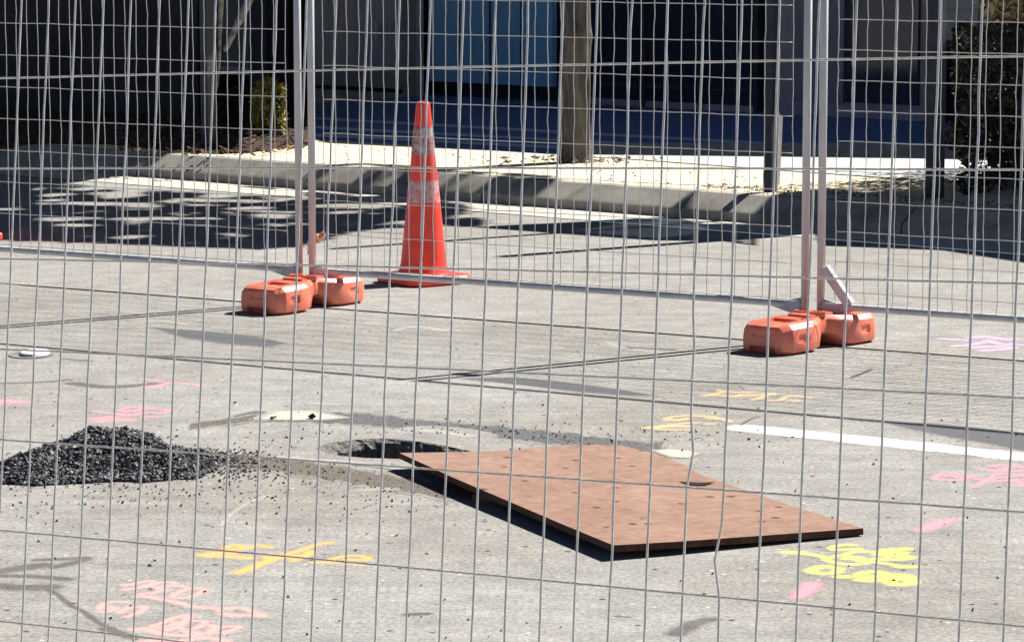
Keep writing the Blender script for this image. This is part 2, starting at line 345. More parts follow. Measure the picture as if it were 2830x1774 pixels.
# bark scraps and litter on the bed
b = MB()
for i in range(420):
    px = random.uniform(330, 860); py = random.uniform(330, 425)
    if py > 427 - max(0, px - 690) * .14: continue
    q = G(px, py, .18); a = random.uniform(0, 6.3); l = random.uniform(.015, .05)
    b.box(q, (math.cos(a) * l, math.sin(a) * l, random.uniform(-.01, .02)), (-math.sin(a) * .008, math.cos(a) * .008, 0), (0, 0, .004))
tag(b.build('bark_chips', noisy('bark_chips', (.03, .018, .012), (.42, .30, .22), 9, .9, bump=0, lo=.45, hi=.75), origin=(0, 0, 0)), 'loose bark chips and litter scattered over the dark garden bed', 'mulch', kind='stuff')

# ------------------------------------------------------------------ markings on the road (parts of the road)
def smooth_line(pts):
    P = [G(x, y, 0) for x, y in pts]; Q = []
    for i in range(len(P) - 1):            # Catmull-Rom
        p0 = P[max(i - 1, 0)]; p1 = P[i]; p2 = P[i + 1]; p3 = P[min(i + 2, len(P) - 1)]
        for k in range(5):
            u = k / 5; Q.append(.5 * ((2 * p1) + (p2 - p0) * u + (2 * p0 - 5 * p1 + 4 * p2 - p3) * u * u + (3 * p1 - p0 - 3 * p2 + p3) * u ** 3))
    return Q + [P[-1]]
def mark(name, label, strokes, w, m, z=.0006, cell=None, tail=1.15):
    z = {'stain': .0009, 'scuff': .0011, 'tar_line': .0016, 'spray_mark': .0014}.get(name, z)
    """all strokes of one mark as one thin sheet; 'fade' falls off with the distance from the strokes"""
    segs = []
    for s in strokes:
        ww = w
        if isinstance(s[0], (int, float)): ww = s[0]; s = s[1:]
        Q = smooth_line(s)
        for a, b in zip(Q, Q[1:]): segs.append((a.x, a.y, b.x, b.y, ww * (.84 if name == 'spray_mark' else 1) * random.uniform(.9, 1.1)))
    cell = cell or .005
    cells = {}
    A = np.array(segs)
    for ax, ay, bx, by, ww in segs:
        R_ = ww * tail; i0, i1 = int(math.floor((min(ax, bx) - R_) / cell)), int(math.ceil((max(ax, bx) + R_) / cell)); j0, j1 = int(math.floor((min(ay, by) - R_) / cell)), int(math.ceil((max(ay, by) + R_) / cell))
        X, Y = np.meshgrid(np.arange(i0, i1 + 1) * cell, np.arange(j0, j1 + 1) * cell); dx, dy = bx - ax, by - ay; L2 = dx * dx + dy * dy + 1e-12
        t = np.clip(((X - ax) * dx + (Y - ay) * dy) / L2, 0, 1); d = np.hypot(X - ax - t * dx, Y - ay - t * dy) / ww
        f = np.where(d < .2, 1.0, np.where(d < .5, 1 - (d - .2) / .3 * .76, np.clip(.24 * (tail - d) / (tail - .5), 0, 1)))
        for (jj, ii) in zip(*np.nonzero(f > 0)):
            k = (i0 + int(ii), j0 + int(jj)); v = float(f[jj, ii])
            if v > cells.get(k, 0): cells[k] = v
    quads = set()
    for (i, j) in cells:
        for di in (-1, 0):
            for dj in (-1, 0): quads.add((i + di, j + dj))
    idx = {}; vs = []; fd = []; fs = []
    def vid(i, j):
        if (i, j) not in idx: idx[(i, j)] = len(vs); f0 = cells.get((i, j), 0.0); vs.append((i * cell, j * cell, .00012 + z * .04 + z * min(1.0, f0 / .12))); fd.append(f0)
        return idx[(i, j)]
    for (i, j) in quads: fs.append((vid(i, j), vid(i + 1, j), vid(i + 1, j + 1), vid(i, j + 1)))
    b = MB(); b.add(vs, fs, fd); o = b.build(name, m, road); o['label'] = label; return o
def Z(ox, oy, k, strokes):
    out = []
    for s in strokes:
        t = [];
        for q in s: t.append(q if isinstance(q, (int, float)) else (ox + q[0] / k, oy + q[1] / k))
        out.append(t)
    return out
def polymark(name, label, polys, m, z):
    b = MB()
    for i, p in enumerate(polys):
        P = [G(x, y, z + i * .0003) for x, y in p]; c = sum(P, Vector()) / len(P); n = len(P); I = [q.lerp(c, .3) for q in P]; O = [q.lerp(c, -.12) for q in P]
        b.add(O + I, [(k, (k + 1) % n, n + (k + 1) % n, n + k) for k in range(n)] + [tuple(n + k for k in range(n))], [0.0] * n + [1.0] * n)
    o = b.build(name, m, road); o['label'] = label; return o
def band(pts, w, n=10):           # wavy polygon following a centre line, widths in pixels
    top = []; bot = []
    for (x0, y0), (x1, y1) in zip(pts, pts[1:]):
        for k in range(n):
            t = k / n; x = x0 + (x1 - x0) * t; y = y0 + (y1 - y0) * t; j = w * (.5 + .18 * noise.noise(Vector((x * .03, y * .1, 0))))
            top.append((x, y - j)); bot.append((x, y + w * (.5 + .18 * noise.noise(Vector((x * .035, y * .1, 7))))))
    return top, bot
def bandmark(name, label, pts, w, m, z):
    t, bo = band(pts, w); n = len(t); b = MB(); rows = []
    for k, f in ((0, 0), (.25, 1), (.75, 1), (1, 0)):
        rows.append(([G(t[i][0] + (bo[i][0] - t[i][0]) * k, t[i][1] + (bo[i][1] - t[i][1]) * k, z) for i in range(n)], f))
    b.add([p for r_, f in rows for p in r_], [((k + 1) * n + i, (k + 1) * n + i + 1, k * n + i + 1, k * n + i) for k in range(3) for i in range(n - 1)], [f * (0 if i in (0, n - 1) else 1) for r_, f in rows for i in range(n)])
    o = b.build(name, m, road); o['label'] = label
bandmark('trench_strip', 'rough grey strip of broken asphalt behind the hole and plate', [(640, 1160), (720, 1151), (800, 1152), (900, 1152), (1000, 1158), (1200, 1178), (1400, 1196), (1560, 1212), (1700, 1230), (1850, 1238)], 38, M['tstrip'], .0004)
bandmark('trench_strip', 'thin grey strip curving from the mound to the pale mortar', [(520, 1180), (600, 1168), (700, 1155), (760, 1150)], 20, M['dstrip'], .0008)
bandmark('trench_strip', 'brownish gravelly strip from the mound to the front of the plate', [(560, 1268), (700, 1278), (800, 1290), (950, 1310), (1100, 1335), (1200, 1352), (1330, 1368)], 50, M['dstrip'], .0008)
bandmark('pale_edge', 'thin pale strip between the hole and the brown gravelly strip', [(760, 1262), (860, 1268), (960, 1276), (1080, 1290), (1150, 1302)], 11, M['chalk'], .0012)
polymark('mortar_patch', 'off white mortar patch with two dark stones on it', [[(700, 1158), (735, 1144), (762, 1134), (860, 1133), (890, 1140), (958, 1153), (900, 1159), (820, 1160)]], M['mortar'], .0014)
polymark('mortar_patch', 'small white mortar patch behind the torn edge of the plate', [[(1800, 1243), (1850, 1240), (1900, 1243), (1940, 1252), (1905, 1265), (1850, 1262)]], M['mortar'], .0014)
b = MB()
rs_ = random.Random(8)
for x, y, s in ((752, 1154, .014), (862, 1150, .02)):
    chip(b, G(x, y, s * .5), s * .8, rs_); chip(b, G(x + 3, y, s * .4), s * .7, rs_)
o = b.build('dark_stone', noisy('dark_stone', (.02, .02, .02), (.05, .05, .05), 20), None); tag(o, 'two dark stones on the off white mortar patch', 'stones', kind='stuff')

for lab, pts in (('dark grey dash behind the left fence foot', [(395, 902), (560, 913), (720, 930), (812, 950), (760, 962), (620, 950), (500, 935)]),
                 ('dark grey dash in the middle of the road', [(1240, 1042), (1420, 1040), (1560, 1054), (1740, 1078), (1838, 1096), (1760, 1097), (1600, 1084), (1420, 1062)]),
                 ('dark grey dash beside the end of the white line', [(2412, 1163), (2540, 1164), (2700, 1178), (2900, 1204), (2900, 1262), (2760, 1232), (2640, 1212), (2520, 1188)])):
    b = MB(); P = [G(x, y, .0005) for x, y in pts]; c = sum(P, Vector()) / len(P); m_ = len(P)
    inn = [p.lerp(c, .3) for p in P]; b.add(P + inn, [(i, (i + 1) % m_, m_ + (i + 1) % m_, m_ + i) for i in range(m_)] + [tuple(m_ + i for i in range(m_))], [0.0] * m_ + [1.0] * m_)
    o = b.build('dark_dash', M['darkdash'], road); o['label'] = lab  # dark grey patch, fading out at its rim
mark('white_line', 'solid white lane line starting right of the plate', [[(2058, 1183), (2440, 1222), (2830, 1263), (3300, 1312)]], .15, M['white_paint'], .0009, .012, .6)
mark('spray_mark', 'large pale pink scrawl of numbers and a line in the left foreground', Z(220, 1560, 4.159, [
    [(515, 240), (600, 232), (730, 200), (820, 190), (855, 210), (780, 240), (640, 275), (520, 292)], [(520, 292), (700, 268), (820, 250)],
    [(820, 245), (940, 205), (1060, 205), (1090, 228), (1000, 250), (880, 262)], [(700, 340), (860, 325), (960, 290), (860, 262)], [(1115, 245), (1215, 258)],
    [(1060, 372), (1140, 320), (1250, 285), (1380, 270), (1435, 295), (1340, 352), (1200, 388), (1060, 378)],
    [.032, (670, 368), (760, 370), (900, 392), (1100, 435), (1300, 482), (1580, 505)], [(1600, 535), (1700, 505), (1850, 500), (1960, 530), (2040, 560), (2140, 590)],
    [.034, (1650, 570), (1800, 590), (1960, 585), (2110, 600)], [(560, 435), (420, 430), (300, 445), (225, 510), (300, 500), (420, 505), (330, 540), (230, 545)],
    [(450, 555), (540, 510), (650, 490), (760, 490), (700, 545), (610, 575), (540, 605)], [(835, 710), (960, 670), (1080, 620), (1180, 590), (1255, 580)],
    [(840, 720), (960, 720), (1080, 690), (1090, 660)], [.036, (630, 745), (760, 745), (900, 785), (1060, 810), (1300, 820), (1370, 800), (1300, 780)],
    [.034, (1010, 750), (1120, 720), (1220, 650), (1255, 600)], [(1120, 700), (1200, 760), (1260, 800)], [(1290, 650), (1440, 655), (1400, 705), (1300, 745)],
    [.034, (1500, 700), (1560, 720), (1500, 790)], [(1600, 720), (1840, 712), (1740, 765), (1600, 790)], [.032, (1310, 850), (1500, 850), (1700, 880)], [.034, (740, 890), (900, 872), (1100, 885), (1300, 860)]]), .026, M['pinklight'])
mark('spray_mark', 'orange cross with a loop on each side in front of the mound', Z(530, 1460, 4.55, [
    [(440, 235), (540, 213), (650, 240), (740, 240), (820, 213), (980, 240)], [(440, 262), (600, 262), (740, 245)], [(470, 285), (600, 295), (520, 315)],
    [.06, (150, 340), (280, 318), (390, 315)], [.05, (200, 350), (400, 352), (580, 362), (730, 375)], [.05, (590, 560), (700, 520), (860, 455), (1000, 400), (1120, 360)],
    [.05, (960, 350), (1140, 345), (1300, 350), (1480, 335)], [.045, (960, 380), (1150, 370), (1300, 372), (1420, 355)], [(1180, 330), (1340, 290), (1480, 240), (1600, 200), (1750, 185)],
    [(1500, 295), (1400, 370), (1280, 408)], [(1540, 430), (1670, 428)], [(1740, 395), (1920, 355), (2100, 350), (2220, 378), (2180, 400), (1950, 395)], [(1740, 430), (1930, 440), (2140, 455)]]), .034, M['orange'])
mark('spray_mark', 'bright yellow scribble above the figures 0.88 near the plate corner', Z(2140, 1460, 4.467, [
    [.045, (170, 300), (330, 305)], [(380, 320), (560, 340), (650, 372), (760, 345), (880, 345), (1060, 370), (1180, 415), (1080, 440), (950, 448), (800, 435), (660, 400), (650, 372)],
    [(860, 375), (1050, 390), (1040, 405)], [(1180, 415), (1300, 425), (1450, 450), (1560, 475)], [.045, (1560, 475), (1730, 475)],
    [(985, 208), (860, 208), (740, 225), (700, 245), (760, 268), (880, 262), (1040, 255), (1020, 285), (880, 318)], [(1085, 288), (1290, 292)],
    [.04, (1360, 270), (1500, 262), (1640, 255)], [.04, (1270, 325), (1400, 300), (1600, 305)], [.04, (1600, 340), (1680, 365), (1500, 385), (1270, 380)], [.04, (1400, 345), (1560, 330)],
    [.04, (450, 518), (560, 480), (700, 480), (790, 505), (760, 545), (620, 560), (500, 548), (450, 518)], [.04, (785, 600), (925, 600)],
    [.04, (1040, 570), (1180, 540), (1330, 550), (1380, 580), (1250, 600), (1050, 605)], [.04, (1050, 640), (1180, 650), (1330, 630), (1380, 590)],
    [.045, (1380, 615), (1500, 580), (1640, 590), (1660, 620), (1500, 630), (1380, 640)], [.045, (1390, 655), (1480, 690), (1640, 690), (1720, 655), (1640, 625)]]), .028, M['yellow'])
mark('spray_mark', 'short pink dab below the yellow 0.88', Z(2140, 1460, 4.467, [[.05, (290, 850), (350, 780), (400, 720), (440, 680)], [.06, (330, 830), (420, 760), (500, 690)]]), .04, M['pink'])
mark('spray_mark', 'short pink dab right of the plate tip', [[.05, (2548, 1466), (2570, 1452), (2600, 1440)], [.05, (2570, 1462), (2600, 1450), (2630, 1436)]], .04, M['pink'])
mark('spray_mark', 'pale violet scribble by the right fence rail', Z(2550, 900, 3.15, [[(150, 115), (380, 130)], [.06, (420, 105), (540, 100), (700, 118), (800, 118)], [.05, (270, 180), (420, 168), (560, 145), (700, 165), (790, 160)],
    [.05, (440, 190), (600, 185), (790, 190)], [.05, (520, 220), (700, 208), (790, 198)], [(560, 130), (680, 165)], [(850, 170), (920, 175)]]), .04, M['purple'])
mark('spray_mark', 'pink tangled scribble at the right edge below the white line', Z(2550, 900, 3.15, [[(100, 1330), (160, 1290), (240, 1285), (380, 1305), (450, 1303)], [(120, 1338), (300, 1345), (400, 1322)], [(190, 1300), (340, 1322)],
    [(490, 1245), (650, 1262), (780, 1220)], [(590, 1225), (700, 1212), (800, 1220), (900, 1240)], [(440, 1400), (540, 1360), (640, 1295), (720, 1290), (900, 1310)], [(470, 1335), (640, 1355), (760, 1345), (900, 1340)],
    [(620, 1260), (760, 1270), (900, 1262)], [(600, 1330), (740, 1318), (880, 1290)], [(780, 1385), (900, 1395)], [.05, (760, 1350), (880, 1370)]]), .03, M['pink'])
mark('spray_mark', 'faint pink arrow behind the black mound', Z(0, 1020, 4.02, [[(1560, 112), (1800, 132)], [.06, (1665, 208), (1740, 195)], [(1740, 195), (1860, 160), (1930, 152), (2040, 162), (2220, 185)]]), .03, M['pink'])
mark('spray_mark', 'pink lettering directly behind the top of the black mound', Z(0, 1020, 4.02, [[(1060, 470), (1300, 498), (1550, 512)], [(1330, 465), (1400, 430), (1480, 425), (1600, 425), (1540, 455), (1380, 478)], [(1610, 442), (1760, 445), (1880, 462), (1800, 488), (1650, 485)],
    [(1290, 500), (1420, 520), (1560, 490)], [.06, (1040, 560), (1200, 540), (1300, 555), (1450, 568)], [.05, (1070, 585), (1240, 575), (1440, 560)], [(1600, 530), (1750, 530)]]), .032, M['pink'])
mark('spray_mark', 'pink blob cut by the left edge of the view', [[.12, (-30, 1111), (20, 1110), (50, 1111)]], .1, M['pink'])
mark('spray_mark', 'pale orange scribble between the white line and the right foot', Z(1760, 1040, 4.467, [[(835, 235), (960, 220), (1100, 190)], [(1000, 178), (1250, 203), (1400, 200)], [.045, (850, 240), (1050, 240), (1200, 255), (1300, 235), (1450, 235), (1700, 215)],
    [(1280, 240), (1420, 232)], [(1440, 290), (1540, 265), (1620, 235), (1700, 225)], [(1620, 300), (1760, 298), (1850, 255), (1960, 245), (2140, 268)], [(1870, 300), (2000, 305)]]), .032, M['orangefaint'])
mark('spray_mark', 'pale orange scribble left of the start of the white line', Z(1760, 1040, 4.467, [[(350, 525), (480, 500), (620, 490), (900, 500), (1060, 530), (1170, 565)], [.045, (380, 540), (520, 540), (620, 525)], [(80, 640), (240, 620), (420, 600), (640, 580), (750, 575)],
    [.045, (240, 640), (440, 615), (640, 620)], [(90, 635), (300, 658), (640, 662)], [(850, 590), (950, 588)], [(860, 520), (980, 530)]]), .03, M['orangefaint'])
mark('stain', 'brown smears on the road in the left foreground', [[.1, (-20, 1582), (60, 1570), (115, 1562)], [.05, (100, 1548), (170, 1546), (236, 1541)], [.06, (150, 1568), (200, 1556), (240, 1544)], [.07, (-20, 1592), (80, 1593), (185, 1600)],
    [.11, (-20, 1618), (60, 1624), (140, 1622)], [.03, (130, 1628), (160, 1645), (200, 1676), (230, 1690), (280, 1725), (330, 1745), (420, 1792)], [.06, (290, 1738), (330, 1750), (370, 1762)],
    [.08, (1868, 1752), (1915, 1725), (1962, 1712)], [.05, (1130, 1698), (1180, 1696)], [.03, (1705, 1703), (1735, 1706)], [.05, (0, 1060), (130, 1056), (190, 1050)], [.1, (200, 1060), (300, 1070), (420, 1062)], [.05, (180, 993), (250, 998)]], .05, M['stain'])
mark('scuff', 'faint whitish scuffs and chalk lines on the road', [[.025, (612, 1452), (640, 1420), (690, 1388), (745, 1368)], [.05, (270, 856), (330, 858), (400, 868)], [.05, (385, 890), (450, 887), (520, 898)], [.04, (590, 905), (650, 910)],
    [.06, (1090, 914), (1150, 903), (1230, 915)], [.03, (960, 945), (1020, 943)], [.03, (1345, 978), (1500, 985)], [.05, (1680, 948), (1720, 960), (1780, 968)], [.03, (0, 786), (50, 790)], [.04, (985, 1356), (1040, 1352)], [.03, (1050, 1352), (1085, 1352)],
    [.1, (1180, 1190), (1240, 1196), (1290, 1204)], [.03, (1435, 780), (1480, 775)], [.03, (380, 905), (440, 898)], [.03, (870, 1115), (930, 1118)]], .04, M['chalk'])
mark('tar_line', 'thin dark tar dashes behind the middle dash', [[.04, (1740, 962), (1800, 965), (1860, 968)], [.025, (2355, 1044), (2390, 1030), (2408, 1022)], [.012, (2048, 1175), (2075, 1160), (2100, 1152)]], .02, M['skid'])

# valve cover
b = MB(); c = G(97, 979); n = 28
for r0, r1, z0, z1 in ((0, .052, .012, .010), (.052, .056, .010, .004)):
    pass
vs = [c + Vector((0, 0, .013))] + [c + Vector((math.cos(2 * math.pi * i / n) * .055, math.sin(2 * math.pi * i / n) * .08, .012)) for i in range(n)] + [c + Vector((math.cos(2 * math.pi * i / n) * .058, math.sin(2 * math.pi * i / n) * .085, .004)) for i in range(n)]
b.add(vs, [(0, 1 + i, 1 + (i + 1) % n) for i in range(n)] + [(1 + i, 1 + n + i, 1 + n + (i + 1) % n, 1 + (i + 1) % n) for i in range(n)])
o = b.build('valve_cover', mat('white_lid', (.85, .85, .84), .6)); tag(o, 'small round white valve lid set in the road at the left', 'valve cover')
b = MB(); c2 = G(86, 981); vs = []
for r_ in (.062, .088):
    vs += [c2 + Vector((math.cos(2 * math.pi * i / n) * r_, math.sin(2 * math.pi * i / n) * r_ * 1.3, .0035)) for i in range(n)]
b.add(vs, [(i, n + i, n + (i + 1) % n, (i + 1) % n) for i in range(n)]); b.build('surround', noisy('worn_ring', (.14, .135, .125), (.24, .23, .21), 40), o)

# ------------------------------------------------------------------ fences
def unit(v): return v.normalized()
def weld_mesh(grid, ncol, nrow, r, m, name, parent, thick, jit, seed, kinks=None):
    """grid(i, j) -> world point; vertical wires then cross wires"""
    rnd = random.Random(seed); b = MB()
    for i in range(ncol):
        pts = []; ph = rnd.uniform(0, 6)
        for j4 in range((nrow - 1) * 3 + 1):
            j = j4 / 3; o = rnd.gauss(0, jit) if j4 % 3 else rnd.gauss(0, jit * .5)
            if kinks:
                for (ki, kj, amp) in kinks:
                    if abs(i - ki) < .5: o += amp * math.exp(-((j - kj) / .22) ** 2)
            pts.append(grid(i, j, o, 0))
        b.tube(pts, r, 6)
    for j in range(nrow):
        pts = []
        for i2 in range((ncol - 1) * 2 + 1):
            i = i2 / 2; pts.append(grid(i, j, 0, thick, rnd.gauss(0, jit * .25)))
        b.tube(pts, r, 6)
    return b.build(name, m, parent, smooth=True)

# foot -----------------------------------------------------------------
def foot_mesh():
    """local x = along the foot, length .6, centred; returns mesh after boolean cuts"""
    sec = [(-.305, .075, .018, .118), (-.298, .092, .004, .132), (-.26, .112, .0, .142), (-.2, .115, .0, .144), (-.13, .113, .0, .146), (-.085, .104, .006, .15), (-.055, .088, .045, .153), (-.02, .066, .06, .156), (.02, .062, .06, .156),
           (.055, .084, .045, .153), (.085, .10, .006, .148), (.13, .113, .0, .144), (.2, .115, .0, .142), (.26, .112, .0, .140), (.298, .092, .004, .13), (.305, .075, .018, .116)]
    bm = bmesh.new(); rings = []
    for x, w, zb, zt in sec:
        ch = min(.022, w * .3); ring = [bm.verts.new((x, y, z)) for y, z in ((-w + ch, zb), (w - ch, zb), (w, zb + ch * .7), (w * 1.02, (zb + zt) / 2), (w * .97, zt - ch), (w * .9 - ch * .4, zt), (-w * .9 + ch * .4, zt), (-w * .97, zt - ch), (-w * 1.02, (zb + zt) / 2), (-w, zb + ch * .7))]
        rings.append(ring)
    for a, c in zip(rings, rings[1:]):
        n = len(a)
        for i in range(n): bm.faces.new((a[i], a[(i + 1) % n], c[(i + 1) % n], c[i]))
    bm.faces.new(list(reversed(rings[0]))); bm.faces.new(rings[-1]); bmesh.ops.recalc_face_normals(bm, faces=bm.faces)
    me = bpy.data.meshes.new('foot_block'); bm.to_mesh(me); bm.free(); me.materials.append(M['footor'])
    o = bpy.data.objects.new('tmpfoot', me); COL.objects.link(o)
    def cutter(boxes):
        bm = bmesh.new()
        for (x, y, z, sx, sy, sz) in boxes:
            g = bmesh.ops.create_cube(bm, size=1)
            for v in g['verts']: v.co = Vector((v.co.x * sx + x, v.co.y * sy + y, v.co.z * sz + z))
        bmesh.ops.bevel(bm, geom=bm.edges[:], offset=.006, segments=2, affect='EDGES')
        me = bpy.data.meshes.new('cut'); bm.to_mesh(me); bm.free(); c = bpy.data.objects.new('cut', me); COL.objects.link(c); return c
    c = cutter([(-.17, .01, .15, .075, .11, .05), (.17, -.01, .15, .075, .11, .05), (-.305, 0, .0, .07, .12, .075), (.305, 0, 0, .07, .12, .075), (-.11, -.035, .16, .05, .03, .035), (.105, .03, .16, .05, .03, .035), (.2, -.125, .075, .07, .03, .05), (-.2, -.125, .075, .07, .03, .05), (.2, .125, .075, .07, .03, .05), (-.2, .125, .075, .07, .03, .05), (-.315, 0, .09, .03, .09, .03)])
    md = o.modifiers.new('b', 'BOOLEAN'); md.operation = 'DIFFERENCE'; md.solver = 'EXACT'; md.object = c
    bv = o.modifiers.new('v', 'BEVEL'); bv.width = .009; bv.segments = 3; bv.limit_method = 'ANGLE'; bv.angle_limit = R(24)
    dg = bpy.context.evaluated_depsgraph_get(); me2 = bpy.data.meshes.new_from_object(o.evaluated_get(dg)); me2.name = 'foot_block'
    for x in (o, c): bpy.data.objects.remove(x, do_unlink=True)
    for p in me2.polygons: p.use_smooth = True
    me2.set_sharp_from_angle(angle=R(42))
    return me2
foot_me = foot_mesh()
def make_socket():
    b = MB(); n = 12
    for x, y in ((0, -.034), (0, .034)):
        vs = []
        for rr, z in ((.032, .148), (.032, .172), (.021, .172), (.021, .12)):
            vs += [Vector((x + math.cos(2 * math.pi * k / n) * rr, y + math.sin(2 * math.pi * k / n) * rr, z)) for k in range(n)]
        b.add(vs, [(j * n + k, j * n + (k + 1) % n, (j + 1) * n + (k + 1) % n, (j + 1) * n + k) for j in range(3) for k in range(n)])
    b.box((0, 0, .155), (.075, 0, 0), (0, .05, 0), (0, 0, .007))
    me = bpy.data.meshes.new('pole_socket'); me.from_pydata([tuple(v) for v in b.v], [], b.f); me.materials.append(M['footor']); return me
sock_me = make_socket()
def foot(loc, rz, label, ry=0):
    loc = loc + Vector((.0, -.175, 0))
    r_ = empty('ballast_block', loc); r_.rotation_euler = (0, ry, rz)
    tag(r_, label, 'ballast block', 'orange plastic feet under the fence posts')
    for nm, me in (('body', foot_me), ('pole_socket', sock_me)):
        o = bpy.data.objects.new(nm, me); o.scale = (1.04, 1.08, .84); COL.objects.link(o); o.parent = r_
    return r_

# far fence: joints on the ground
J0 = G(846, 836); J1 = G(2245, 941)
fd = unit(J1 - J0); fn = Vector((-fd.y, fd.x, 0))
def far_panel(pa, pb, label, seed, rowtop, pitch, rows, gus):
    """pa, pb: pole foot points on the ground"""
    root = empty('temporary_fence', pa); tag(root, label, 'fence panel', 'mesh fence panels standing across the road')
    d = unit(pb - pa); nrm = Vector((-d.y, d.x, 0)); L = (pb - pa).length
    H = 2.08; rr = .0165; rail = height_rail
    for q in (pa, pb):
        b = MB(); b.tube([q + Vector((0, 0, .05)), q + Vector((0, 0, H))], rr, 16); b.build('post', M['pole'], root, smooth=True)
    for z in (rail, H - .02):
        b = MB(); b.tube([pa + Vector((0, 0, z)), pb + Vector((0, 0, z))], .0145, 14, False); b.build('rail', M['pole'], root, smooth=True)
    # small gusset plates where rail meets post
    for q, s in ((pa, 1), (pb, -1)):
        b = MB()
        for zz, u in ((rail, -1),):
            A_ = q + d * s * rr; b.box(A_ + d * s * .035 + Vector((0, 0, zz - .004)), d * .035, nrm * .0165, Vector((0, 0, .0185)))
            b.add([A_ + nrm * .003 + Vector((0, 0, zz - .05)), A_ + nrm * .003 + Vector((0, 0, zz + .03)), A_ + d * s * .15 + nrm * .003 + Vector((0, 0, zz - .01)),
                   A_ - nrm * .003 + Vector((0, 0, zz - .05)), A_ - nrm * .003 + Vector((0, 0, zz + .03)), A_ + d * s * .15 - nrm * .003 + Vector((0, 0, zz - .01))], [(0, 1, 2), (5, 4, 3), (0, 3, 4, 1), (1, 4, 5, 2), (2, 5, 3, 0)])
        b.build('gusset', M['pole'], root)
    if gus:
        b = MB(); A_ = pa + d * rr + Vector((0, 0, rail + .155)); B_ = pa + d * .13 + Vector((0, 0, rail + .012))
        dd = unit(B_ - A_); un = dd.cross(nrm).normalized()
        b.box((A_ + B_) / 2, (B_ - A_) / 2, nrm * .014, un * .019); b.build('brace', M['pole'], root)
    n = int(round((L - .05) / .0633)); p = L / n
    def grid(i, j, o=0, t=0, vo=0):
        q = pa + d * ((i + 1) * p + o) + nrm * (t * -1)
        # wires sag and wander a little
        z = rowtop - j * pitch
        zz = max(rail, z + vo + .004 * noise.noise(Vector((i * .3, seed, 0))))
        q = q + d * .005 * noise.noise(Vector((i * .35, j * .9, seed * 3.1)))
        return Vector((q.x, q.y, zz))
    nr = rows
    weld_mesh(grid, n - 1, nr, .0018, M['galvfar'], 'wire_mesh', root, .004, .0012, seed)
    return root
s0 = height_at(J0, 748); height_rail = height_at(J0 - fd * .05, 745)
hp = .036
PL = -fd * hp; 
left_dir = unit(G(-560, 737) - J0)
zr = height_at(J0 + fd * hp, 87.0)     # a cross wire of the middle panel at its left post
zr_l = height_at(J0 - fd * hp, 83.0)
zr_r = height_at(J1 + fd * hp, 53.0)
for k in range(12):
    if zr + .15 < 2.02: zr += .15
    if zr_l + .15 < 2.02: zr_l += .15
    if zr_r + .1225 < 2.02: zr_r += .1225
nm_ = int((zr - height_rail) / .15) + 2
far_panel(J0 + fd * hp, J1 - fd * hp, 'middle mesh fence panel between the two orange feet, cone behind it', 1, zr, .15, nm_, False)
Lpan = (J1 - J0).length
JL = J0 - fd * (Lpan * 1.0)
far_panel(JL + fd * hp, J0 - fd * hp, 'left mesh fence panel ending at the left orange foot', 2, zr_l, .15, int((zr_l - height_rail) / .15) + 2, False)
JR = J1 + fd * Lpan
far_panel(J1 + fd * hp, JR - fd * hp, 'right mesh fence panel with a diagonal corner brace by the right orange foot', 3, zr_r, .1225, int((zr_r - height_rail) / .1225) + 2, True)
ang = math.atan2(fn.y, fn.x)
foot(J0, ang - R(4), 'left orange foot under two posts, just left of the cone')
foot(J1 - Vector((.025, 0, 0)), ang - R(11), 'right orange foot under the posts with the diagonal brace')
for q, lab in ((JL, 'orange foot at the far left end of the left fence panel'), (JR, 'orange foot at the far right end of the right fence panel')):
    foot(q, ang, lab)
# couplers between neighbouring posts
for q, lab in ((J0, 'steel coupler joining the two posts over the left orange foot'), (J1, 'steel coupler joining the two posts over the right orange foot')):
    b = MB()
    for s in (-1, 1):
        c = q + fd * hp * s + Vector((0, 0, 1.8)); b.box(c, fd * .022, fn * .022, Vector((0, 0, .02)))
    b.box(q + Vector((0, 0, 1.8)), fd * .03, fn * .012, Vector((0, 0, .018)))
    tag(b.build('fence_coupler', M['pole'], origin=q + Vector((0, 0, 1.8))), lab, 'fence coupler', 'couplers clamping the fence posts together')
# crumpled orange and white tape round the left posts
b = MB(); rt = random.Random(5)
b0 = J0 + Vector((0, 0, 0)); pts = [(838, 720), (836, 700), (842, 682), (856, 668), (868, 660), (880, 655), (893, 648)]
P = []
for i, (x, y) in enumerate(pts):
    g = J0 + fd * ((x - 846) / 620.0) + fn * (.03 if i < 5 else .035); z = height_at(g, y); P.append(Vector((g.x, g.y, z)))
vs = []; fs = []
ws = [.008, .012, .02, .026, .024, .016, .02]
for i, p in enumerate(P):
    w = ws[i]; vs += [p + Vector((0, 0, w)) + fn * rt.uniform(-.01, .01), p + fn * rt.uniform(-.02, .02), p - Vector((0, 0, w)) + fn * rt.uniform(-.01, .01)]
for i in range(len(P) - 1):
    for k in (0, 1): fs.append((i * 3 + k, i * 3 + k + 1, (i + 1) * 3 + k + 1, (i + 1) * 3 + k))
b.add(vs, fs)
tp = b.build('barrier_tape', noisy('faded_tape', (.62, .22, .05), (.72, .62, .5), 45, .6, bump=0, lo=.42, hi=.55)); tag(tp, 'crumpled scrap of orange and white tape on the posts over the left foot', 'tape')
md = tp.modifiers.new('s', 'SOLIDIFY'); md.thickness = .0015

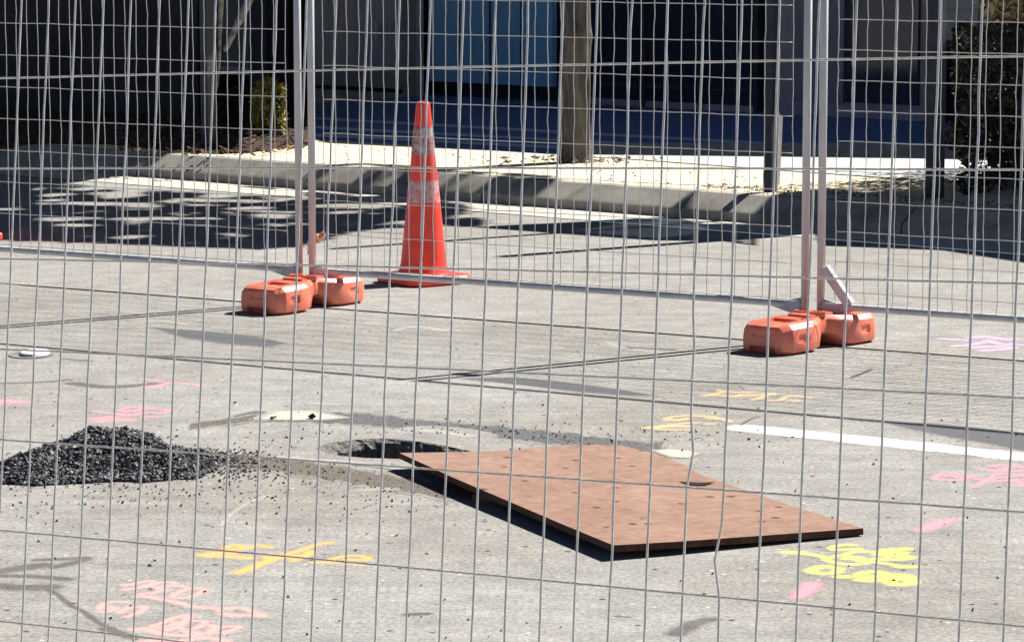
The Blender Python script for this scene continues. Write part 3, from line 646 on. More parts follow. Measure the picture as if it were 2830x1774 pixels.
# ---- near fence: a leaning panel close to the camera
RN = [[0.787022, -0.03886413, 0.61569956], [0.02752497, 0.99923198, 0.02788945], [-0.61631059, -0.00500249, 0.78748729]]
tN = (-0.82524876, -0.40243635, 5.44612689); cN = 0.06340579
def camvec(x, y, z): return RIGHT * x - UP * y + FWD * z       # camera coords with y pointing down
NU = camvec(RN[0][0], RN[1][0], RN[2][0]); NV = camvec(RN[0][1], RN[1][1], RN[2][1]); NN = camvec(RN[0][2], RN[1][2], RN[2][2])
NO = CAM + camvec(*tN)
cu = [-0.0016, 0.04075, -0.12957, 0.09656, -0.00105, 0.02113, -0.00718, -0.01455]; cv = [-0.00327, -9e-05, 0.00726, 0.01173, -0.01868, -0.00403]
r550 = [0.0015, 0.0021, 0.0005, 0.0015, 0.0014, 0.0026, 0.0028, -0.0004, 0.0009, 0.0033, 0.0037, 0.0015, 0.0017, 0.0034, 0.001, 0.0022, 0.0009, -0.0008, 0.0003, -0.0004, -0.0021, -0.002, -0.0021, -0.0025, -0.0021, -0.0012, -0.0052, -0.0043, -0.003, -0.003, -0.0013]
def ngrid(i, j, o=0, t=0, vo=0):
    k = i - 3; row = j - 4; u0 = k * cN; v0 = row * .15
    s = max(0, min(u0, 1.95)) / 2; tt = max(-.1, min(v0, 1.1)) / 1.2
    du = sum(a * q for a, q in zip(cu, [1, s, s * s, s ** 3, tt, tt * s, tt * tt, tt * s * s])); dv = sum(a * q for a, q in zip(cv, [1, s, s * s, tt, tt * s, tt * tt]))
    kk = int(max(0, min(30, round(k)))); du += r550[kk] if abs(k - round(k)) < .01 else 0
    return NO + NU * (u0 + du + o) + NV * (v0 + dv + vo) - NN * (t - .0)
nroot = empty('temporary_fence', NO + NU * 1.0 + NV * 1.42); tag(nroot, 'close mesh fence panel whose wires cross the whole view', 'fence panel', 'mesh fence panels standing across the road')
weld_mesh(ngrid, 38, 14, .0017, M['galv'], 'wire_mesh', nroot, .0034, .0006, 11, kinks=[(3 + 23, 4 + 4.62, -.012), (3 + 22, 4 + 2.8, .004), (3 + 22, 4 + 3.6, .009)])
uL, uR = -3.6 * cN, 34.7 * cN
def NP(u, v): return NO + NU * u + NV * v
def ground_v(u):
    p = NP(u, 0); return p.z / -NV.z
for u in (uL, uR):
    b = MB(); b.tube([NP(u, -.66), NP(u, ground_v(u) - .04)], .0165, 16); b.build('post', M['pole'], nroot, smooth=True)
for v in (-.655, 1.365):
    b = MB(); b.tube([NP(uL, v), NP(uR, v)], .0145, 14, False); b.build('rail', M['pole'], nroot, smooth=True)
ad = NU.copy(); ad.z = 0; ad.normalize(); an = math.atan2(ad.x, -ad.y)
for u, lab in ((uL, 'orange foot under the left post of the close fence panel'), (uR, 'orange foot under the right post of the close fence panel')):
    q = NP(u, ground_v(u)); foot(Vector((q.x, q.y, 0)), an, lab)

# ------------------------------------------------------------------ traffic cones
def cone_mat():
    m = mat('cone_orange', (.86, .08, .05), .42, 0, .4); t = m.node_tree; b = t.nodes['Principled BSDF']; N = t.nodes.new; L = t.links.new
    tc = N('ShaderNodeTexCoord'); n = N('ShaderNodeTexNoise'); n.inputs['Scale'].default_value = 14; n.inputs['Detail'].default_value = 6; L(tc.outputs['Object'], n.inputs['Vector'])
    r = N('ShaderNodeValToRGB'); r.color_ramp.elements[0].position = .3; r.color_ramp.elements[1].position = .7
    r.color_ramp.elements[0].color = (.78, .05, .035, 1); r.color_ramp.elements[1].color = (.9, .095, .055, 1); L(n.outputs['Fac'], r.inputs[0]); L(r.outputs[0], b.inputs['Base Color'])
    return m
M['cone'] = cone_mat()
def patch_mat():
    m = paint_mat('worn_reflective', (.62, .60, .60), .62, .55, 17); return m
M['patch'] = patch_mat()
M['sleeve'] = noisy('dull_red_glue_band', (.36, .035, .03), (.5, .06, .04), 20, .6, bump=0)
def traffic_cone(g, top_z, label, rz):
    root = empty('traffic_cone', g); root.rotation_euler = (0, 0, 0); tag(root, label, 'traffic cone', 'orange traffic cones')
    n = 40; ca, sa = math.cos(rz), math.sin(rz)
    def at(x, y, z): return g + Vector((x * ca - y * sa, x * sa + y * ca, z))
    b = MB(); h = .176; ch = .045; rings = []
    out = [(-h + ch, -h), (h - ch, -h), (h, -h + ch), (h, h - ch), (h - ch, h), (-h + ch, h), (-h, h - ch), (-h, -h + ch)]
    for s, z in ((.97, .004), (1, .01), (1, .034), (.96, .042), (.62, .052)):
        rings.append([at(x * s, y * s, z) for x, y in out])
    vs = [v for r_ in rings for v in r_]; fs = [(j * 8 + i, j * 8 + (i + 1) % 8, (j + 1) * 8 + (i + 1) % 8, (j + 1) * 8 + i) for j in range(4) for i in range(8)] + [tuple(range(7, -1, -1)), tuple(32 + i for i in range(8))]
    b.add(vs, fs); b.build('base', M['cone'], root)
    b = MB(); z0, z1 = .05, top_z; prof = [(.124, z0), (.115, z0 + .02), (.108, z0 + .045)]
    zs = z0 + .045
    for i in range(1, 25):
        t = i / 24; prof.append((.108 + (.0335 - .108) * t, zs + (z1 - .02 - zs) * t))
    prof += [(.031, z1 - .008), (.024, z1), (.017, z1), (.015, z1 - .03)]
    vs = []
    for r_, z in prof: vs += [at(r_ * math.cos(2 * math.pi * k / n), r_ * math.sin(2 * math.pi * k / n), z) for k in range(n)]
    b.add(vs, [(j * n + k, j * n + (k + 1) % n, (j + 1) * n + (k + 1) % n, (j + 1) * n + k) for j in range(len(prof) - 1) for k in range(n)])
    b.build('cone_body', M['cone'], root, smooth=True)
    def rad(z): t = (z - zs) / (z1 - .02 - zs); return .108 + (.0335 - .108) * t
    def sleeve(name, za, zb, m, off, fade=False):
        b = MB(); vs = []; fa = []; K = 10
        for j in range(K + 1):
            z = za + (zb - za) * j / K
            for k in range(n):
                a = 2 * math.pi * k / n; vs.append(at((rad(z) + off) * math.cos(a), (rad(z) + off) * math.sin(a), z)); fa.append(.28 if j in (0, K) else .72)
        b.add(vs, [(j * n + k, j * n + (k + 1) % n, (j + 1) * n + (k + 1) % n, (j + 1) * n + k) for j in range(K) for k in range(n)], fa)
        return b.build(name, m, root, smooth=True)
    H = z1
    sleeve('worn_band', H * .715, H * .865, M['sleeve'], .0008)
    sleeve('reflective_patch', H * .70, H * .87, M['patch'], .0016)
    sleeve('reflective_patch', H * .44, H * .575, M['patch'], .0012)
    return root
gc = G(1171, 781); traffic_cone(gc, height_at(gc, 281), 'tall orange cone with scuffed silver patches behind the middle fence panel', R(37))
g2 = G(-96, 662); traffic_cone(g2, .83, 'orange cone base just showing at the left edge', R(20))

# ------------------------------------------------------------------ rusty plate
outl = [((1104, 1251), .06), ((1230, 1249), .052), ((1360, 1246), .045), ((1470, 1240), .038), ((1520, 1233), .034), ((1640, 1228), .03), ((1720, 1231), .028), ((1768, 1243), .022), ((1830, 1258), .02), ((1872, 1277), .02), ((1905, 1291), .018), ((1938, 1312), .016),
        ((2050, 1350), .016), ((2160, 1388), .017), ((2280, 1425), .018), ((2386, 1459), .02), ((2220, 1471), .026), ((2040, 1484), .033), ((1870, 1496), .04), ((1695, 1506), .046), ((1550, 1446), .047), ((1400, 1382), .05), ((1250, 1318), .055)]
top = [G(x, y, (.02 + (z - .016) * .72)) for (x, y), z in outl]; bm = bmesh.new(); tv = [bm.verts.new(p) for p in top]; f = bm.faces.new(tv)
if f.calc_area() and f.normal.z < 0: f.normal_flip()
bm.normal_update()
bmesh.ops.triangulate(bm, faces=bm.faces[:])
ret = bmesh.ops.extrude_face_region(bm, geom=bm.faces[:]); ev = [e for e in ret['geom'] if isinstance(e, bmesh.types.BMVert)]
for v in ev: v.co.z -= .019
bmesh.ops.recalc_face_normals(bm, faces=bm.faces[:])
me = bpy.data.meshes.new('steel_plate'); 
org = sum(top, Vector()) / len(top); org.z = 0
for v in bm.verts: v.co -= org
bm.to_mesh(me); bm.free()
def rust_mat():
    m = noisy('rusty_steel', (.24, .138, .095), (.33, .205, .15), 2.4, .62, 0.0, bump=.15, bscale=30, dist=.004, spec=.35, lo=.3, hi=.7); t = m.node_tree; b = t.nodes['Principled BSDF']; N = t.nodes.new; L = t.links.new
    src = b.inputs['Base Color'].links[0].from_socket; tc = N('ShaderNodeTexCoord')
    v = N('ShaderNodeTexVoronoi'); v.inputs['Scale'].default_value = 12; L(tc.outputs['Object'], v.inputs['Vector'])
    r = N('ShaderNodeValToRGB'); r.color_ramp.elements[0].position = .13; r.color_ramp.elements[1].position = .20; r.color_ramp.elements[0].color = (.22, .17, .15, 1); r.color_ramp.elements[1].color = (1, 1, 1, 1); L(v.outputs['Distance'], r.inputs[0])
    g = N('ShaderNodeMath'); g.operation = 'GREATER_THAN'; g.inputs[1].default_value = .5; L(v.outputs['Color'], g.inputs[0])
    x = N('ShaderNodeMix'); x.data_type = 'RGBA'; x.blend_type = 'MULTIPLY'; L(g.outputs[0], x.inputs[0]); L(src, x.inputs[6]); L(r.outputs[0], x.inputs[7])
    n = N('ShaderNodeTexNoise'); n.inputs['Scale'].default_value = 24; n.inputs['Detail'].default_value = 8; n.inputs['Roughness'].default_value = .7; L(tc.outputs['Object'], n.inputs['Vector'])
    r2 = N('ShaderNodeValToRGB'); r2.color_ramp.elements[0].position = .3; r2.color_ramp.elements[1].position = .7; r2.color_ramp.elements[0].color = (.68, .66, .64, 1); r2.color_ramp.elements[1].color = (1.2, 1.2, 1.22, 1); L(n.outputs['Fac'], r2.inputs[0])
    y = N('ShaderNodeMix'); y.data_type = 'RGBA'; y.blend_type = 'MULTIPLY'; y.inputs[0].default_value = 1; L(x.outputs[2], y.inputs[6]); L(r2.outputs[0], y.inputs[7]); L(y.outputs[2], b.inputs['Base Color'])
    return m
me.materials.append(rust_mat()); me.materials.append(noisy('rust_edge_shade', (.04, .018, .012), (.10, .045, .028), 30, .8))
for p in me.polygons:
    if abs(p.normal.z) < .6: p.material_index = 1  # side faces: their shade put into a darker rust colour
plate = bpy.data.objects.new('steel_plate', me); COL.objects.link(plate); plate.location = org
tag(plate, 'rusty brown steel plate with a torn corner lying over the hole', 'steel plate')
bpy.context.view_layer.update()
# torn slit near the back edge, its dark opening painted as a black sheet
sp = [(1878, 1330), (1905, 1331), (1930, 1333), (1975, 1331), (1950, 1339), (1925, 1341), (1900, 1338)]
b = MB(); 
# height of the plate near the slit is about .022
vs = [G(x, y, .0262) for x, y in sp]; b.slab(vs, .001)
b.build('torn_slit', mat('slit_dark', (.006, .005, .005), .9), plate)
# timber packer lifting the near edge
b = MB(); q = G(1500, 1380, .01); b.box(q, (.18, -.08, 0), (.03, .06, 0), (0, 0, .012)); tag(b.build('timber_packer', noisy('packer_wood', (.1, .06, .03), (.2, .13, .08), 30)), 'dark timber packer under the raised edge of the rusty plate', 'timber')

# ------------------------------------------------------------------ mound of black asphalt crumbs
pc = G(270, 1292)
def bump_h(x, y):
    q = G(350, 1276); q2 = G(170, 1300); q3 = G(430, 1310); q4 = G(60, 1312); q5 = G(500, 1262)
    h = 0
    for c, sx, sy, a in ((G(360, 1290), .15, .17, .083), (G(230, 1292), .13, .17, .058), (G(140, 1310), .15, .17, .042), (G(455, 1305), .13, .13, .048), (G(60, 1320), .1, .11, .036), (G(540, 1275), .12, .06, .03)):
        h += a * 1.14 * math.exp(-((x - c.x) / sx) ** 2 - ((y - c.y) / sy) ** 2)
    dent = G(515, 1290); h -= .03 * math.exp(-((x - dent.x) / .06) ** 2 - ((y - dent.y) / .07) ** 2)
    e = .012 * noise.noise(Vector((x * 14, y * 14, 0)))
    return h + e - .016
b = MB(); NX, NY = 100, 80; x0, x1, y0, y1 = pc.x - .6, pc.x + .6, pc.y - .55, pc.y + .55
vs = [Vector((x0 + (x1 - x0) * i / NX, y0 + (y1 - y0) * j / NY, 0)) for j in range(NY + 1) for i in range(NX + 1)]
for v in vs: v.z = max(-.02, bump_h(v.x, v.y)) + .012 * noise.noise(v * 45)
fs = [(j * (NX + 1) + i, j * (NX + 1) + i + 1, (j + 1) * (NX + 1) + i + 1, (j + 1) * (NX + 1) + i) for j in range(NY) for i in range(NX)]
fs = [f_ for f_ in fs if max(vs[i].z for i in f_) > .001]
b.add(vs, fs)
rp = random.Random(3)
n_ = 0
while n_ < 15000:
    x = rp.uniform(x0, x1); y = rp.uniform(y0, y1); h = bump_h(x, y)
    if h < .001: continue
    chip(b, Vector((x, y, h + rp.uniform(0, .006))), rp.uniform(.004, .0105) * (1.5 if rp.random() < .12 else 1), rp); n_ += 1
def crumb_mat():
    m = mat('tarry_crumbs', (.05, .05, .052), .7, 0, .35); t = m.node_tree; bb = t.nodes['Principled BSDF']; N = t.nodes.new; L = t.links.new
    g = N('ShaderNodeNewGeometry'); r = N('ShaderNodeValToRGB'); r.color_ramp.elements[0].color = (.02, .02, .021, 1); r.color_ramp.elements[1].color = (.27, .27, .275, 1); r.color_ramp.elements[1].position = .93; r.color_ramp.elements[0].position = .1
    e = r.color_ramp.elements.new(.7); e.color = (.11, .11, .112, 1)
    L(g.outputs['Random Per Island'], r.inputs[0]); L(r.outputs[0], bb.inputs['Base Color']); return m
M['crumb'] = crumb_mat()
tag(b.build('asphalt_mound', M['crumb'], origin=(pc.x, pc.y, 0)), 'mound of black broken asphalt crumbs on the left of the road', 'rubble mound')
b = MB()
def scatter(cx, cy, sx, sy, n, smin, smax):
    for _ in range(n):
        px = rp.gauss(cx, sx); py = rp.gauss(cy, sy)
        if py < 1000 or 850 < px < 1390 and 1200 < py < 1275: continue
        q = G(px, py, .003); chip(b, q, rp.uniform(smin, smax), rp)
scatter(300, 1330, 240, 40, 300, .0025, .006); scatter(640, 1295, 80, 20, 260, .003, .006); scatter(620, 1262, 50, 12, 260, .003, .007); scatter(900, 1330, 260, 60, 300, .002, .005); scatter(1400, 1200, 400, 20, 300, .002, .006)
for _ in range(170): q = G(rp.uniform(0, 2830), rp.uniform(1080, 1774), .003); chip(b, q, rp.uniform(.0025, .0065), rp)
tag(b.build('asphalt_crumbs', M['crumb'], origin=(0, 0, 0)), 'loose black asphalt crumbs scattered on the road', 'crumbs', kind='stuff')

# ------------------------------------------------------------------ kerbside posts and stakes
M['darkpost'] = noisy('dark_painted_steel', (.035, .038, .048), (.06, .063, .075), 8, .6, .2, bump=.05)
# ------------------------------------------------------------------ verandah over the footpath on the right ; unseen roof outline shaped to cast the hard shade
HV = 3.0
v1 = [(1300, 628, 0), (1800, 665, 0), (1967, 667, 0), (2093, 657, 0), (2240, 648, 0), (2275, 680, 0), (2600, 692, 0), (2830, 727, 0), (3300, 790, 0), (3300, 430, .15), (2830, 440, .15), (2650, 503, .15), (2560, 525, .15), (2450, 530, .15), (2370, 534, .15), (2280, 522, .15), (2160, 533, .15), (2092, 570, .10), (1965, 560, .12), (1892, 577, .06), (1850, 602, 0)]
hole_px = [(1560, 640, 0), (1720, 616, 0), (1852, 611, 0), (1960, 632, 0), (1900, 650, 0), (1800, 660, 0), (1700, 652, 0)]
vp = [sunup(G(x, y, z), HV) for x, y, z in v1]; hp_ = [sunup(G(x, y, z), HV) for x, y, z in hole_px]
ver = empty('verandah', vp[13]); tag(ver, 'verandah roof over the right footpath on dark posts', 'verandah')
b = MB(); b.slab(vp, .05, hp_); b.build('roof', noisy('verandah_sheet', (.2, .2, .21), (.26, .26, .27), 6), ver)
glass = bpy.data.materials.new('smoked_glass'); glass.use_nodes = True; t = glass.node_tree; t.nodes.remove(t.nodes['Principled BSDF'])
tb = t.nodes.new('ShaderNodeBsdfTransparent'); tb.inputs[0].default_value = (.05, .065, .085, 1); gl = t.nodes.new('ShaderNodeBsdfGlossy'); gl.inputs['Roughness'].default_value = .05
mx = t.nodes.new('ShaderNodeMixShader'); mx.inputs[0].default_value = .06; t.links.new(tb.outputs[0], mx.inputs[1]); t.links.new(gl.outputs[0], mx.inputs[2]); t.links.new(mx.outputs[0], t.nodes['Material Output'].inputs[0])
b = MB(); hz = [p - Vector((0, 0, .02)) for p in hp_]; b.add(hz, [tuple(range(len(hz)))]); b.build('added_skylight', glass, ver)  # tinted pane added to lighten part of the roof's shade
for px, py, w in ((2128, 531, .027), (2583, 547, .038)):
    q = G(px, py, .15); b = MB(); b.box(q + Vector((0, 0, (HV - .06 - .0) / 2)), Av * w, Pv * w, Vector((0, 0, (HV - .06) / 2))); b.build('post', M['darkpost'], ver)
# unseen tilted board added at its street edge, slots shaped for a lettered shadow
b = MB()
Ta, Tb = G(1975, 645), G(2090, 655); Ba, Bb = G(1972, 664), G(2092, 680)
def SP(s, t):
    q = Ta.lerp(Tb, s).lerp(Ba.lerp(Bb, s), t); return sunup(q, 2.9 - .4 * t)
cells = set()
for i in range(10, 34):
    for j in (4, 5): 
        if (i * 7) % 5 != 0: cells.add((i, j))
for i in range(24, 36): cells.add((i, 7))
for j in range(1, 10):
    for i in (36, 37): cells.add((i, j))
for j in (1, 5, 9):
    for i in (32, 33, 34, 35): cells.add((i, j)) if j != 1 else None
NXs, NYs = 46, 12; vs = [SP(i / NXs, j / NYs) for j in range(NYs + 1) for i in range(NXs + 1)]
b.add(vs, [(j * (NXs + 1) + i, j * (NXs + 1) + i + 1, (j + 1) * (NXs + 1) + i + 1, (j + 1) * (NXs + 1) + i) for j in range(NYs) for i in range(NXs) if (i, j) not in cells])
b.build('sign_shadow_board', M['darkpost'], ver)
# pale stake by the dark post
q = G(2146, 513, .15); zt = height_at(q, 320); b = MB(); q0 = q.copy(); q0.z = .1
b.box((q.x, q.y, (.1 + zt) / 2), Av * .018, Pv * .018, (0.008, 0, (zt - .1) / 2)); b.add([(q.x - .014, q.y, zt), (q.x + .026, q.y, zt), (q.x + .006, q.y + .01, zt + .02), (q.x + .006, q.y - .01, zt + .02)], [(0, 1, 2), (0, 3, 1), (0, 2, 3), (1, 3, 2)])
tag(b.build('timber_stake', noisy('weathered_stake', (.33, .32, .31), (.5, .48, .45), 14, .85, stretch=(1, 1, .1), bump=.3)), 'short pale timber stake beside the thin dark verandah post', 'stake')

# ------------------------------------------------------------------ building and its roof edge
BH = 3.6
rp_ = [(470, 424, .15), (385, 467, .06), (345, 484, 0), (60, 520, 0), (-100, 600, 0), (-300, 640, 0), (-1500, 560, 0), (-1500, 150, .15)]
back = [(3600, 150, .15), (3600, 462, .15), (2830, 449, .15), (2560, 442, .15), (2110, 436, .15), (1640, 431, .15), (1505, 426, .15), (1375, 418, .15), (1100, 406, .15), (900, 396, .15), (868, 388, .15), (850, 366, .15), (700, 356, .15), (640, 376, .15), (600, 425, .15)]
rf = [sunup(G(x, y, z), BH) for x, y, z in rp_ + back]  # unseen roof outline, projected up from the shade it has to cast
bld = empty('shop_building', WP(5, 0)); tag(bld, 'dark shopfront building across the road in deep shade', 'building')
b = MB(); b.slab(rf, .12); b.build('roof', noisy('roof_sheet', (.74, .74, .73), (.82, .82, .81), 3), bld)  # near-white sheet chosen to bounce light onto the shopfront
def wall_pt(px, py):      # point on the wall plane seen at a pixel
    ray = FWD * F + RIGHT * (px - CX) + UP * (CY - py); t = (WL - CAM).dot(Wn) / ray.dot(Wn); return CAM + ray * t
def wall_panel(name, x0, x1, y0, y1, off, m, parent, depth=.03, lab=None):
    """rectangle on the wall; y1 = bottom pixel or None for floor"""
    a0 = (wall_pt(x0, 200) - WL).dot(Wd); a1 = (wall_pt(x1, 200) - WL).dot(Wd)
    zt = y0 if y0 < 10 else None
    z1 = wall_pt((x0 + x1) / 2, y0).z if y0 >= 10 else 3.2 + y0
    z0 = .15 if y1 is None else wall_pt((x0 + x1) / 2, y1).z
    b = MB(); c = WP((a0 + a1) / 2, -off, 0); b.box((c.x, c.y, (z0 + z1) / 2), Wd * ((a1 - a0) / 2), Wn * depth, Vector((0, 0, (z1 - z0) / 2)))
    o = b.build(name, m, parent)
    if lab: o['label'] = lab
    return o
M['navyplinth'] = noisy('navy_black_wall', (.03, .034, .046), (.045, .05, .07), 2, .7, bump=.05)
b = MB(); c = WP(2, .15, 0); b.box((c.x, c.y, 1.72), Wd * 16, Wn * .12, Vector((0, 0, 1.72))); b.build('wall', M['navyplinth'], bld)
M['ribbed'] = noisy('ribbed_shutter', (.48, .445, .41), (.74, .70, .655), 9, .7, bump=.3, stretch=(6, 6, .15), spec=.3)
M['bluegrey'] = noisy('blue_grey_panel', (.44, .47, .53), (.54, .58, .65), 2, .5)
M['greyp'] = noisy('dark_grey_panel', (.3, .3, .29), (.38, .38, .37), 3, .6)
M['blue'] = noisy('blue_panel', (.24, .60, .94), (.27, .64, .97), 1.5, .45, bump=.02)
M['blackglass'] = mat('dark_glass', (.035, .045, .075), .07, 0, .5)
M['mauve'] = noisy('mauve_frame', (.34, .30, .335), (.42, .375, .41), 2, .6)
M['mauvein'] = noisy('mauve_inner', (.2, .2, .25), (.27, .25, .3), 1.2, .4)
wall_panel('shutter', 872, 1012, -.6, 190, .02, M['ribbed'], bld, lab='brown grey ribbed shutter')
wall_panel('door_panel', 1012, 1130, -.6, 238, .025, M['bluegrey'], bld, lab='blue grey smooth door panel')
wall_panel('pier', 1130, 1176, -.6, 285, .05, M['greyp'], bld)
wall_panel('downpipe', 1177, 1189, -.4, 288, .1, mat('pale_pipe', (.5, .5, .5), .5), bld, .02, 'pale downpipe left of the blue panel')
wall_panel('sill', 872, 1130, 196, 240, .04, M['greyp'], bld, .02)
wall_panel('blue_panel', 1200, 1541, -.6, 232, .04, M['blue'], bld, lab='bright blue wall panel')
wall_panel('window', 1640, 2112, -.7, 308, .03, M['blackglass'], bld, lab='large black shop window')
for xm in (1642, 1798, 1955, 2108): wall_panel('mullion', xm - 5, xm + 5, -.7, 308, .075, M['darkpost'], bld, .02)
wall_panel('transom', 1648, 2104, 236, 246, .07, M['darkpost'], bld, .015)
wall_panel('kick_panel', 1650, 2100, 282, 306, .071, M['mauve'], bld, .012)
for xm in (1058, 1098): wall_panel('handle', xm - 2, xm + 2, 60, 110, .08, M['pole'], bld, .012)
for xm in (1284, 1370, 1456): wall_panel('panel_joint', xm - 2, xm + 2, -.6, 232, .072, M['navyplinth'], bld, .003)
w2 = wall_panel('window_frame', 2152, 2572, -.6, 330, .03, M['mauve'], bld, .03, 'mauve window frame at the right')
wall_panel('pane', 2210, 2350, -.8, 282, .07, M['mauvein'], bld, .02); wall_panel('pane', 2352, 2555, -.8, 286, .071, M['blackglass'], bld, .02)
wall_panel('pier', 2585, 2625, -.6, None, .08, M['darkpost'], bld, .05)
M['louv'] = noisy('pale_louvre', (.30, .30, .29), (.46, .44, .41), 5, .7, bump=.6, bscale=14, stretch=(.3, .3, 6))
wall_panel('louvre', 2628, 2740, -.6, 112, .05, M['louv'], bld, lab='pale louvred panel behind the hedge')
# left block nearer the road
lb = empty('corner_building', G(280, 330, .15)); tag(lb, 'near black corner building at the far left behind the posts', 'building')
def left_wall(name, x0, x1, yb0, yb1, z0, z1, m, off=0, dep=.05):
    A_ = G(x0, yb0, .15); B_ = G(x1, yb1, .15); d = unit(B_ - A_); n = Vector((-d.y, d.x, 0)); c = (A_ + B_) / 2 - n * off; b = MB()
    b.box((c.x, c.y, (z0 + z1) / 2), d * ((B_ - A_).length / 2), n * dep, Vector((0, 0, (z1 - z0) / 2))); return b.build(name, m, lb)
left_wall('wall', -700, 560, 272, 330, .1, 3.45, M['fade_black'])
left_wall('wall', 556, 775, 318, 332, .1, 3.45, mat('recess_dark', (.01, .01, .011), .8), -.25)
left_wall('panel', 590, 772, 326, 338, .56, 3.4, noisy('charcoal_board', (.075, .075, .075), (.115, .115, .115), 8, .8), .02)
left_wall('ledge', 590, 768, 326, 338, .50, .56, mat('grey_ledge', (.19, .19, .19), .7), .05, .09)
left_wall('column', 774, 822, 338, 341, .1, 3.45, mat('navy_column', (.012, .013, .022), .7), .2, .12)
# left verandah post + leaning stay with dappled sunlight put into its pale colour
q = G(576, 414, .15); b = MB(); b.box((q.x, q.y, 1.8), Av * .034, Pv * .034, Vector((0, 0, 1.68))); tag(b.build('verandah_post', noisy('slate_post', (.05, .055, .07), (.075, .08, .1), 6, .6)), 'slate grey roof post at the left kerb', 'post')
g_ = G(600, 395, .15)
def wpx(px, py, yy):   # point above ground at world depth yy seen at pixel
    ray = FWD * F + RIGHT * (px - CX) + UP * (CY - py); return CAM + ray * (yy / ray.y)
b = MB(); A_ = wpx(622, 140, 22.0); B_ = wpx(694, -10, 22.0); C_ = B_ + (B_ - A_) * 1.6; b.tube([A_ - (B_ - A_) * .02, A_, B_, C_], [.004, .018, .03, .03], 10); b.tube([wpx(600, 250, 22), wpx(606, 180, 22), wpx(609, 60, 22), wpx(612, -20, 22), wpx(640, -300, 22)], [.003, .009, .016, .02, .02], 8)  # thin second rod stands where sunlight dapples the post
b.tube([C_, wpx(640, -300, 22)], .03, 8)
tag(b.build('sun_dappled_branch', noisy('sun_dapple_bark', (.10, .10, .105), (.42, .41, .40), 14, .85, bump=.3, lo=.4, hi=.6)), 'slanting branch with sun dapples painted into its colour beside the slate grey post', 'branch')

# ------------------------------------------------------------------ plants
def leaf_mat(name, c1, c2, c3):
    m = mat(name, c1, .6, 0, .3); t = m.node_tree; b = t.nodes['Principled BSDF']; N = t.nodes.new; L = t.links.new
    g = N('ShaderNodeNewGeometry'); r = N('ShaderNodeValToRGB'); r.color_ramp.elements[0].color = (*c1, 1); r.color_ramp.elements[1].color = (*c3, 1); e = r.color_ramp.elements.new(.5); e.color = (*c2, 1)
    L(g.outputs['Random Per Island'], r.inputs[0]); L(r.outputs[0], b.inputs['Base Color']); return m
def leaf(b, c, s, rnd, flat=.5, asp=.42):
    d = Vector((rnd.gauss(0, 1), rnd.gauss(0, 1), rnd.gauss(0, flat))).normalized(); n = d.cross(Vector((rnd.gauss(0, 1), rnd.gauss(0, 1), rnd.gauss(0, 1)))).normalized()
    w = d.cross(n) * s * asp; l = d * s; k = n * s * .12
    b.add([c - l, c - w * .9 + k, c + l, c + w * .9 + k], [(0, 1, 2, 3)])
# street tree
tb_ = G(1588, 449, .15); rtree = random.Random(21)
tree = empty('street_tree', tb_); tag(tree, 'street tree with rough dark trunk on the footpath, right of the cone', 'tree')
def bark_mat():
    m = noisy('tree_bark', (.03, .029, .028), (.19, .18, .17), 10, .95, bump=1.0, bscale=20, stretch=(1.6, 1.6, .3), dist=.05, lo=.3, hi=.72); return m
M['bark'] = bark_mat()
b = MB(); n = 44; K = 130; vs = []
for j in range(K + 1):
    z = .1 + 3.1 * j / K; base = .094 + .05 * math.exp(-(z - .1) / .07) - .008 * z
    cx_ = .012 * math.sin(z * 2.1) - .0; cy_ = .01 * math.cos(z * 1.7)
    for k in range(n):
        a = 2 * math.pi * k / n; rr = base * (1 + .18 * noise.noise(Vector((math.cos(a) * 6, math.sin(a) * 6, z * 1.3 + 20))) + .07 * noise.noise(Vector((math.cos(a) * 2.4, math.sin(a) * 2.4, z * 1.6))) + .09 * noise.noise(Vector((math.cos(a) * 7, math.sin(a) * 7, z * 4 + 9)))) + .012 * math.exp(-((z - .95) / .05) ** 2)
        vs.append(Vector((tb_.x + cx_ + rr * math.cos(a), tb_.y + cy_ + rr * math.sin(a), z)))
b.add(vs, [(j * n + k, j * n + (k + 1) % n, (j + 1) * n + (k + 1) % n, (j + 1) * n + k) for j in range(K) for k in range(n)])
b.build('trunk', M['bark'], tree, smooth=True)
T1 = [(-420, 470), (330, 484), (440, 492), (640, 513), (830, 530), (1000, 545), (1180, 552), (1290, 572), (1270, 590), (1340, 612), (1310, 628), (1250, 625), (1060, 630), (960, 643), (820, 682), (700, 689), (340, 674), (0, 664), (-420, 655)]
T2 = [(830, 500), (905, 472), (930, 456), (1000, 452), (1100, 457), (1180, 466), (1230, 472), (1400, 478), (1520, 487), (1530, 500), (1482, 536), (1440, 560), (1290, 572), (1100, 556), (880, 534)]
